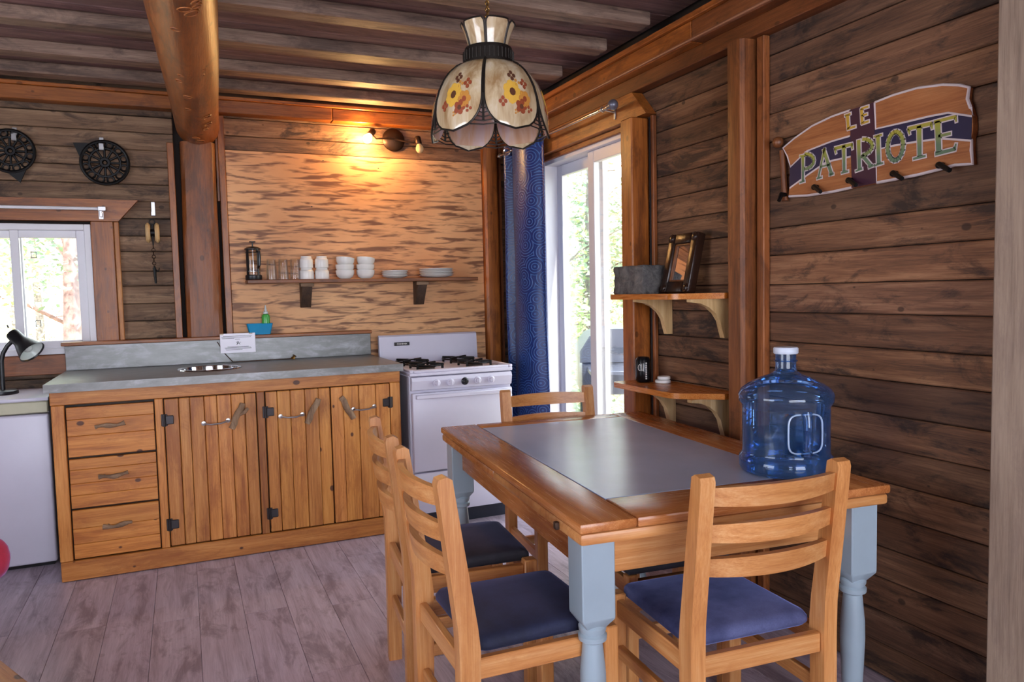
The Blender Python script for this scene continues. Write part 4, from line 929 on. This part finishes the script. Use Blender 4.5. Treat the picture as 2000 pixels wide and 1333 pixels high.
for k in range(6):
    ac = yaw0-math.radians(6-30)+k*PI/3
    pn = panel(dome, ac, PI/6, petal_shape, 0.002, 'petal_panel', GLASSY, pd)
    def fl(a, s, r, n, mat, ctr, asp=1.0):
        b = B(); base = pan_pt(dome, ac+a, s)
        for q in range(n):
            th = 2*PI*q/n; da, ds = math.cos(th)*r*.62, math.sin(th)*r*.62
            def mp(x, y, of): return pan_pt(dome, ac+a+x/.17, s+y/.23, .002+of)
            ring0 = [mp(da+r*.42*math.cos(t), ds+r*.42*math.sin(t), .0003) for t in [j*PI/4 for j in range(8)]]
            ring1 = [mp(da+r*.42*math.cos(t), ds+r*.42*math.sin(t), .0014+.0002*q/n) for t in [j*PI/4 for j in range(8)]]
            b.loft([ring0, ring1])
        b.build('painted_flower', mat, pn, smooth=0)
        if ctr:
            b = B(); b.loft([[pan_pt(dome, ac+a+r*.34*math.cos(t)/.17, s+r*.34*math.sin(t)/.23, .002+of) for t in [j*PI/4 for j in range(8)]] for of in (.0010, .0022)]); b.build('painted_flower', ctr, pn, smooth=0)
    fl(-.02, .60, .028, 7, YEL, BRN); fl(.20, .66, .020, 6, OCH, RUS); fl(.02, .42, .014, 4, BRN, None); fl(.24, .50, .013, 4, RUS, None)
    fl(.12, .74, .018, 5, RUS, BRN); fl(-.20, .70, .012, 4, RUS, None); fl(.02, .80, .007, 3, OCH, None); fl(.28, .76, .010, 3, RUS, None)
    fl(.1, .5, .010, 3, OCH, None)
    rg_ = [[pan_pt(dome, ac+PI/6*petal_shape(i/14)*.97*(2*q/8-1), i/14, of) for q in range(9)] for i in range(14) for of in (-.0018,)]; rh_ = [[pan_pt(dome, ac+PI/6*petal_shape(i/14)*.97*(2*q/8-1), i/14, -.004) for q in range(9)] for i in range(14)]
    B().loft([o_+i_[::-1] for o_, i_ in zip(rg_, rh_)]).build('lit_inner_shell', GLASSLIT, pn, smooth=50)  # added shell whose pink colour stands for light on the petals' inside
    panel(crown, ac, PI/6, lambda s: (.94 if s < .82 else .94*math.sqrt(max(0.05, 1-((s-.82)/.3)**2))), 0, 'crown_panel', GLASSY, pd, 10, 6, .003)
# filigree between the scallops
for k in range(6):
    for base, P, s0 in ((yaw0-math.radians(6)+k*PI/3, dome, .62),):
        b = B()
        for i in range(8):
            s = s0+(1-s0)*i/8*.95; w = (PI/6)*(1-math.sqrt(max(0, 1-((s-s0)/(1-s0))**2)))*.9+.02
            b.tube([pan_pt(P, base-w, s, -.002), pan_pt(P, base, s+.02, -.001), pan_pt(P, base+w, s, -.002)], .0022, 5)
        b.tube([pan_pt(P, base, s, .001) for s in (s0-.1, s0, s0+.15, .9)], .004, 6); b.build('filigree', LEAD, pd)
for k in range(6): B().tube([pan_pt(dome, yaw0-math.radians(6)+k*PI/3, s, .003) for s in (0, .15, .3, .45, .62)], .004, 6).build('dome_rib', LEAD, pd)
B().lathe([(.076, zl(130)-zb), (.083, zl(129)-zb), (.081, zl(122)-zb), (.0815, zl(104)-zb), (.078, zl(97)-zb), (.064, zl(96)-zb), (.06, zl(97)-zb)], 36).build('collar', LEAD, pd)
b = B()
for k in range(36):
    a = k*PI/18; b.tube([Vector((.083*math.cos(a), .083*math.sin(a), zl(124)-zb)), Vector((.083*math.cos(a), .083*math.sin(a), zl(105)-zb))], .0022, 5)
b.build('collar_beading', LEAD, pd)
b = B(); z = zl(97)-zb; top_z = ZC-zb
b.tube([(0, 0, z), (0, 0, zl(45)-zb)], .012, 10).build('stem', BRASS, pd)
b = B(); z = zl(46)-zb; k = 0
while z < top_z-.01: b.torus((0, 0, z+.012), .007, .0016, (Matrix.Rotation(PI/2, 3, 'X') if k % 2 else Matrix.Rotation(PI/2, 3, 'Y')) @ Matrix.Diagonal((1, 1.6, 1)) if False else (Matrix.Rotation(PI/2, 3, 'X') if k % 2 else Matrix.Rotation(PI/2, 3, 'Y')), 10, 5); z += .0105; k += 1
b.tube([(.002, .002, zl(46)-zb), (.004, 0, top_z)], .002, 6); b.build('chain', BRASS, pd)
B().sphere((0, 0, zl(200)-zb), .03, 14, 10).build('bulb', plain('opal_bulb', lin(225,230,224), .2), pd)
# ================================================================== table, chairs, jug
TZ = .76
TB = thing('dining_table', 'wooden draw-leaf dining table with grey-blue inlay and painted turned legs', 'table', (1.385, 2.238, 0), math.radians(-5))
tw, tl = .475, .725
B().lo((-tw, -tl, TZ-.026), (-tw+.155, tl, TZ), .007, 2).build('frame_board', wood('tablewood', 'y'), TB)
B().lo((tw-.155, -tl, TZ-.026), (tw, tl, TZ), .007, 2).build('frame_board', wood('tablewood', 'y'), TB)
B().lo((-tw+.1555, -tl, TZ-.026), (tw-.1555, -tl+.185, TZ), .006, 2).build('frame_board', wood('tablewood', 'x'), TB)
B().lo((-tw+.1555, tl-.10, TZ-.026), (tw-.1555, tl, TZ), .006, 2).build('frame_board', wood('tablewood', 'x'), TB)
B().lo((-tw+.1565, -tl+.186, TZ-.024), (tw-.1565, tl-.101, TZ-.0005), .001).build('inlay', INLAY, TB)
for (a, c, ax) in (((-tw+.004, -tl+.006, TZ-.058), (tw-.004, -.003, TZ-.0275), 'x'), ((-tw+.004, .003, TZ-.058), (tw-.004, tl-.006, TZ-.0275), 'x')):
    B().lo(a, c, .008, 2).build('draw_leaf', wood('beech' if a[1] < -.5 else 'tablewood', ax), TB)
for (a, c, ax, k) in (((-tw+.075, -tl+.085, TZ-.165), (tw-.075, -tl+.105, TZ-.059), 'x', 'beech'), ((-tw+.075, tl-.105, TZ-.165), (tw-.075, tl-.085, TZ-.059), 'x', 'tablewood'),
                   ((-tw+.06, -tl+.11, TZ-.165), (-tw+.08, tl-.11, TZ-.059), 'y', 'tablewood'), ((tw-.08, -tl+.11, TZ-.165), (tw-.06, tl-.11, TZ-.059), 'y', 'tablewood')):
    B().lo(a, c, .002).build('apron', wood(k, ax), TB)
lp = [(.031, 0), (.036, .012), (.030, .03), (.024, .04), (.030, .05), (.033, .06), (.024, .075), (.026, .12), (.031, .22), (.034, .30), (.033, .35), (.027, .415), (.025, .43), (.036, .437), (.037, .449), (.031, .455), (.035, .462), (.036, .472), (.03, .48)]
for sx in (-1, 1):
    for sy in (-1, 1):
        x, y = sx*(tw-.062), sy*(tl-.075)
        def sq(h, z): c_ = h*.93; return [Vector((x+a*h if k else x+a*c_, y+b_*c_ if k else y+b_*h, z)) for a, b_, k in ((-1, -1, 0), (1, -1, 0), (1, -1, 1), (1, 1, 1), (1, 1, 0), (-1, 1, 0), (-1, 1, 1), (-1, -1, 1))]
        b = B().lathe(lp, 24, (x, y, 0)).loft([sq(.026, .472), sq(.044, .498), sq(.045, .505), sq(.045, TZ-.0585)])
        b.build('leg', PAINTB, TB)
    B().lo((sx*(tw-.004), -tl+.14, TZ-.054), (sx*(tw+.008), -tl+.156, TZ-.034), .002).build('leaf_catch', wood('dark'), TB)

def make_chair(name, label, seatmat):
    c = thing(name, label, 'chair', group='beech ladder-back chairs around the table')
    for s in (-1, 1):
        x = s*.196
        pr = [(-.228, 0), (-.183, 0), (-.172, .46), (-.178, .52), (-.232, .885), (-.246, .893), (-.266, .888), (-.270, .875), (-.228, .52), (-.226, .44)]
        B().prism(pr, (x-.020, 0, 0), (0, 1, 0), (0, 0, 1), .040).build('rear_leg', wood('beech', 'z'), c)
        B().lo((s*.197-.021, .165, 0), (s*.197+.021, .208, .452), .004).build('front_leg', wood('beech', 'z'), c)
        B().lo((s*.197-.011, -.178, .385), (s*.197+.011, .165, .438), .003).build('side_rail', wood('beech', 'y'), c)
        B().lo((s*.197-.010, -.18, .265), (s*.197+.010, .166, .303), .003).build('stretcher', wood('beech', 'y'), c)
    B().lo((-.176, .178, .385), (.176, .20, .438), .003).build('front_rail', wood('beech', 'x'), c)
    B().lo((-.175, -.215, .385), (.175, -.193, .438), .003).build('rear_rail', wood('beech', 'x'), c)
    B().lo((-.175, -.212, .205), (.175, -.192, .243), .003).build('stretcher', wood('beech', 'x'), c)
    # padded seat
    b = B(); rings = []
    def outl(k, z):
        P = []; hx, y0, y1, r = .186*k+.0, -.172*k, .198*k, .03
        for cxx, cyy, a0 in ((hx-r, y1-r, 0), (-hx+r, y1-r, PI/2), (-hx+r, y0+r, PI), (hx-r, y0+r, 1.5*PI)):
            for q in range(5): a = a0+q*PI/8; P.append(Vector((cxx+r*math.cos(a), cyy+r*math.sin(a), z)))
        return P
    for k, z in ((.96, .4385), (1.0, .447), (1.0, .458), (.96, .470), (.86, .4765), (.55, .480), (.2, .481)): rings.append(outl(k, z))
    for rg in rings:                                        # notch the front corners around the leg tops
        for p in rg:
            if p.y > .15 and abs(p.x) > .17: p.x = math.copysign(.172, p.x)
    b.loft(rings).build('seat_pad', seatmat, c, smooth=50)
    for zc, yb_ in ((.838, -.249), (.748, -.236), (.662, -.223)):
        rings = []
        for i in range(15):
            u_ = -1+2*i/14; x = .178*u_; bow = -.036*(1-u_*u_); hh = .022+.004*(1-u_*u_); tilt = .145
            rings.append([Vector((x, yb_+bow+dy-tilt*dzz, zc+dzz)) for dy, dzz in ((-.009, -hh), (.009, -hh), (.010, hh), (-.008, hh))])
        B().loft(rings).build('back_slat', wood('beech', 'x'), c)
    return c
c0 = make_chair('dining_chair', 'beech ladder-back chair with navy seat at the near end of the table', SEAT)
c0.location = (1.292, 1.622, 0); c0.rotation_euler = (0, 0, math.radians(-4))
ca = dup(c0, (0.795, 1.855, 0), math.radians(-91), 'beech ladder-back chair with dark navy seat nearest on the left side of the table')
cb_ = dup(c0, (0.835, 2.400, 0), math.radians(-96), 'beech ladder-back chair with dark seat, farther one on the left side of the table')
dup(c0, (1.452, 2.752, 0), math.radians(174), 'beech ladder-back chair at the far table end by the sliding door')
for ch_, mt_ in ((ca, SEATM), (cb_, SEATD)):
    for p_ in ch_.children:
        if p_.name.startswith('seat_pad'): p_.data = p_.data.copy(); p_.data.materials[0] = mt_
# a backless stool under the table
stl = thing('wooden_stool', 'low wooden stool with dark pad tucked under the table', 'stool', (1.43, 2.09, 0), math.radians(-5))
for sx in (-1, 1):
    for sy in (-1, 1): B().lo((sx*.17-.018, sy*.14-.018, 0), (sx*.17+.018, sy*.14+.018, .43), .003).build('leg', wood('beech', 'z'), stl)
    B().lo((sx*.17-.01, -.121, .36), (sx*.17+.01, .121, .41), .002).build('rail', wood('beech', 'y'), stl)
for sy in (-1, 1):
    B().lo((-.151, sy*.14-.01, .36), (.151, sy*.14+.01, .41), .002).build('rail', wood('beech', 'x'), stl)
    B().lo((-.151, sy*.14-.009, .22), (.151, sy*.14+.009, .26), .002).build('stretcher', wood('beech', 'x'), stl)
B().lo((-.185, -.155, .4305), (.185, .155, .452), .008, 2).build('pad', SEATD, stl)

# ------------------------------------------------------------------ water jug
JS = .86
jg = thing('water_jug', 'big blue plastic water jug with moulded handle and white cap on the table', 'jug', (1.662, 1.738, TZ+.0005))
JR = .137
pr = [(.02, .006), (.10, .003), (.122, .0), (.132, .006), (JR, .02), (JR, .055), (.129, .066), (.127, .075), (.127, .235), (.130, .245), (JR, .255), (JR+.001, .28), (.130, .298), (.11, .317), (.075, .338), (.045, .352), (.033, .362), (.030, .375), (.030, .43)]
# handle recess: flatten the wall on the room side
hd = math.atan2(-1.775, -1.665)+math.radians(30)
b = B(); rings = []; SEG = 64
for r, z in pr:
    ring_ = []
    for k in range(SEG):
        a = 2*PI*k/SEG; da = (a-hd+PI) % (2*PI)-PI; rr_ = r
        if .066 < z < .24 and abs(da) < .62:
            rr_ = min(r, .068/max(.3, math.cos(da))) if abs(da) < .45 else r*.5+.5*min(r, .068/math.cos(da))
        ring_.append(Vector((rr_*math.cos(a), rr_*math.sin(a), z)))
    rings.append(ring_)
# extra rings so that the recess has crisp ends
def ring_at(r, z, rec):
    out_ = []
    for k in range(SEG):
        a = 2*PI*k/SEG; da = (a-hd+PI) % (2*PI)-PI; rr_ = r
        if rec and abs(da) < .50: rr_ = min(r, .075/math.cos(da)*(1+.0*da))
        out_.append(Vector((rr_*math.cos(a), rr_*math.sin(a), z)))
    return out_
zs = [(r, z, False) for r, z in pr if z <= .075]+[(.127, .080, False), (.127, .096, True), (.127, .12, True), (.127, .16, True), (.127, .20, True), (.127, .214, True), (.127, .230, False)]+[(r, z, False) for r, z in pr if z >= .235]
B().loft([ring_at(*q) for q in zs], True, False).build('bottle', JUGP, jg, smooth=60)
d = Vector((math.cos(hd), math.sin(hd), 0))
B().tube([d*.112+Vector((0, 0, .078)), d*.119+Vector((0, 0, .10)), d*.12+Vector((0, 0, .15)), d*.119+Vector((0, 0, .205)), d*.112+Vector((0, 0, .232))], [.016, .014, .013, .014, .016], 12).build('handle_grip', JUGP, jg)
n = Vector((-d.y, d.x, 0)); fr_ = []
for k in range(29):
    t = 2*PI*k/28; cu, su = math.cos(t), math.sin(t); e = .45
    fr_.append(d*.106+n*(.054*math.copysign(abs(cu)**e, cu))+Vector((0, 0, .155+.068*math.copysign(abs(su)**e, su))))
B().tube(fr_, .0028, 6).build('recess_edge', plain('pale_blue_edge', lin(170,190,220), .2), jg)
B().loft([ring_at(r-.004, z, rec) for r, z, rec in [(.11, .008, False), (.128, .012, False), (.133, .022, False), (.133, .053, False), (.124, .068, False), (.123, .080, False), (.123, .096, True), (.123, .14, True)]]).build('water', WATER, jg, smooth=60)
B().lathe([(.034, .425), (.036, .428), (.036, .445), (.033, .449), (.0, .449)], 24).build('cap', plain('white_cap', lin(206,214,230), .4), jg)
B().torus((0, 0, .40), .0315, .003, None, 24, 6).build('neck_ring', JUGP, jg)

# ------------------------------------------------------------------ bits at the left edge of the view
q0, q1 = at(0, 1287, 'z', .45), at(58, 1333, 'z', .45); d = (q1-q0); d.z = 0; L_ = d.length; ang = math.atan2(d.y, d.x)
cf = thing('coffee_table', 'pale wooden coffee table whose corner shows at the bottom left', 'table', (q0.x, q0.y, 0), ang)
B().lo((-.04, -.55, .42), (.75, 0, .45), .006, 2).build('top', wood('pine', 'x'), cf)
for x in (.01, .70):
    for y in (-.5, -.05): B().lo((x-.025, y-.025, 0), (x+.025, y+.025, .42), .004).build('leg', wood('bracket', 'z'), cf)
ac_ = thing('red_armchair', 'red velour armchair cut by the left edge of the view', 'armchair', (-1.05, 2.72, 0), math.radians(60))
def cushion(a, c, r, name):
    B().lo(a, c, r, 4).build(name, REDV, ac_, smooth=60)
cushion((-.38, -.34, .12), (.20, .34, .34), .05, 'base'); cushion((-.30, -.25, .30), (.24, .25, .43), .06, 'seat_cushion')
cushion((-.46, -.36, .12), (-.28, .36, .86), .08, 'backrest'); cushion((-.40, -.40, .43), (.372, -.25, .585), .07, 'arm'); cushion((-.40, .25, .43), (.372, .40, .585), .07, 'arm'); cushion((-.40, -.37, .12), (.20, -.28, .47), .03, 'arm_panel'); cushion((-.40, .28, .12), (.20, .37, .47), .03, 'arm_panel')
for x in (-.34, .16):
    for y in (-.3, .3): B().lathe([(.018, 0), (.026, .125)], 12, (x, y, 0)).build('leg', wood('dark', 'z'), ac_)

jg.scale = (1.0, 1.0, .84)
# ================================================================== outdoors
GRASS = plain('pale_dry_grass', lin(170,160,120), .9, var=.2, nscale=3)
g = B().lo((-30, 4.96, -.6), (40, 45, -.35)).lo((2.23, -12, -.6), (40, 4.96, -.35)).build('ground', GRASS); tag(g, 'dry grassy ground outside the cabin', 'ground', kind='structure')
dk = thing('deck', 'grey wooden deck outside the sliding door', 'deck', (2.24, 3.9, -.06), kind='structure')
for k in range(9): board('deck_board', dk, (2.24+k*.145, 1.5, -.09), (2.24+k*.145+.138, 6.4, -.06), 'y', 'deck')
# covered barbecue on the deck
bb = thing('barbecue_grill', 'grey covered barbecue grill on the deck behind the sliding door', 'grill', (2.98, 4.95, -.06)); bb.rotation_euler = (0, 0, math.radians(65))
GR = plain('grey_grill_enamel', lin(92,96,112), .3, .3); 
B().lo((-.32, -.24, .62), (.32, .24, .86), .02, 2).build('firebox', GR, bb)
B().prism([(-.25, 0), (.25, 0), (.25, .08), (.18, .19), (.05, .24), (-.08, .24), (-.20, .17), (-.25, .06)], (-.33, 0, .862), (0, 1, 0), (0, 0, 1), .66).build('lid', GR, bb)
B().tube([(-.2, -.30, .95), (.2, -.30, .95)], .014, 10).tube([(-.2, -.30, .95), (-.2, -.24, .93)], .01, 8).tube([(.2, -.30, .95), (.2, -.24, .93)], .01, 8).build('lid_handle', STEEL, bb)
for s in (-1, 1): B().lo((s*.33, -.2, .80), (s*.66, .2, .83), .004).build('side_shelf', GR, bb)
for sx in (-1, 1):
    for sy in (-1, 1): B().tube([(sx*.28, sy*.2, 0), (sx*.28, sy*.2, .62)], .016, 8).build('leg', BLACK, bb)
B().lo((-.3, -.22, .22), (.3, .22, .24), .004).build('lower_shelf', GR, bb)
BARK = plain('pinkish_bark', lin(150,118,112), .9, var=.25, nscale=14, bump=.5); BARK2 = plain('grey_bark', lin(120,112,108), .9, var=.25, nscale=14, bump=.5)
LEAF = [mat_leaf('fresh_green_leaves', lin(176,196,150)), mat_leaf('yellow_green_leaves', lin(214,206,170)), mat_leaf('dull_green_needles', lin(140,164,140))]
def crown_mesh(seed, n, R, hz, size, mat):
    r = random.Random(seed); V, Fc = [], []
    cl = [(r.gauss(0, R*.45), r.gauss(0, R*.45), r.uniform(-hz, hz)) for _ in range(16)]
    for i in range(n):
        c = cl[r.randrange(16)]; p = Vector((c[0]+r.gauss(0, R*.22), c[1]+r.gauss(0, R*.22), c[2]+r.gauss(0, hz*.13)))
        u = Vector((r.gauss(0, 1), r.gauss(0, 1), r.gauss(0, .5))).normalized(); w = u.cross(Vector((r.gauss(0, 1), r.gauss(0, 1), r.gauss(0, 1)))).normalized(); s = size*r.uniform(.5, 1.2)
        k = len(V); V += [p+u*s, p+w*s*.45, p-u*s, p-w*s*.45]; Fc.append((k, k+1, k+2, k+3))
    me = bpy.data.meshes.new('foliage'); me.from_pydata([tuple(v) for v in V], [], Fc); me.materials.append(mat)
    return me
CR = [crown_mesh(s, 3600, .9, 1.5, .045, LEAF[s % 3]) for s in range(3)]
def tree(x, y, h, r, kind, label, group, lean=.1, crown=True, bark=BARK):
    t = thing('tree', label, 'tree', (x, y, -.36), random.uniform(0, 6), group)
    pts = [(lean*s*s*h*.3+.05*math.sin(s*7), .04*math.sin(s*9+x), s*h) for s in [i/8 for i in range(9)]]
    b = B().tube(pts, [r*(1-.75*i/8) for i in range(9)], 10)
    b.build('trunk', bark, t)
    rn = random.Random(int(x*100+y*10)); b = B()
    for i in range(9):
        s = rn.uniform(.3, .95); p = Vector(pts[int(s*8)]); a = rn.uniform(0, 6.3); L = rn.uniform(.5, 1.3)
        e = p+Vector((math.cos(a)*L, math.sin(a)*L, L*rn.uniform(.1, .6))); m = p.lerp(e, .5)+Vector((0, 0, .08))
        b.tube([p, m, e], [r*.3, r*.2, r*.06], 6)
    b.build('branch', bark, t)
    if crown:
        o = link('foliage', CR[kind], t, (pts[6][0], pts[6][1], h*crown)); o.rotation_euler = (0, 0, rn.uniform(0, 6))
GW, GD = 'trees beyond the kitchen window', 'trees beyond the sliding door'
tree(-1.05, 9.6, 5.5, .085, 0, 'pinkish slim trunk outside, left of the two seen in the right window pane', GW, .25, .52)
tree(-.95, 8.2, 5.5, .10, 2, 'pinkish slim trunk outside, right of the two seen in the right window pane', GW, -.1, .62)
tree(-1.75, 8.0, 5.0, .11, 1, 'leaning tree outside behind the black desk lamp', GW, -.35, .68)
for i, (x, y, k) in enumerate(((-4.2, 15, 1), (-2.6, 17, 1), (-.6, 18, 0), (-3.4, 20, 1), (-1.6, 21, 1), (-5.5, 18, 0))): tree(x, y, 5.5, .09, k, 'pale distant tree in the bright woods beyond the kitchen window', GW, .1, .42, BARK2)
for i, (x, y, k, c) in enumerate(((3.6, 7.4, 0, .34), (4.3, 7.6, 2, .40), (4.9, 8.6, 1, .30), (4.0, 9.2, 1, .42), (5.6, 9.6, 2, .45), (6.4, 11, 0, .4), (5.4, 12, 1, .35), (7.4, 12.5, 1, .45), (6.4, 14.5, 0, .3), (8.4, 15, 1, .4), (4.6, 13, 1, .5))):
    tree(x, y, 4.6, .06, k, 'leafy young tree in the bright woods beyond the sliding door', GD, .12, c, BARK2)
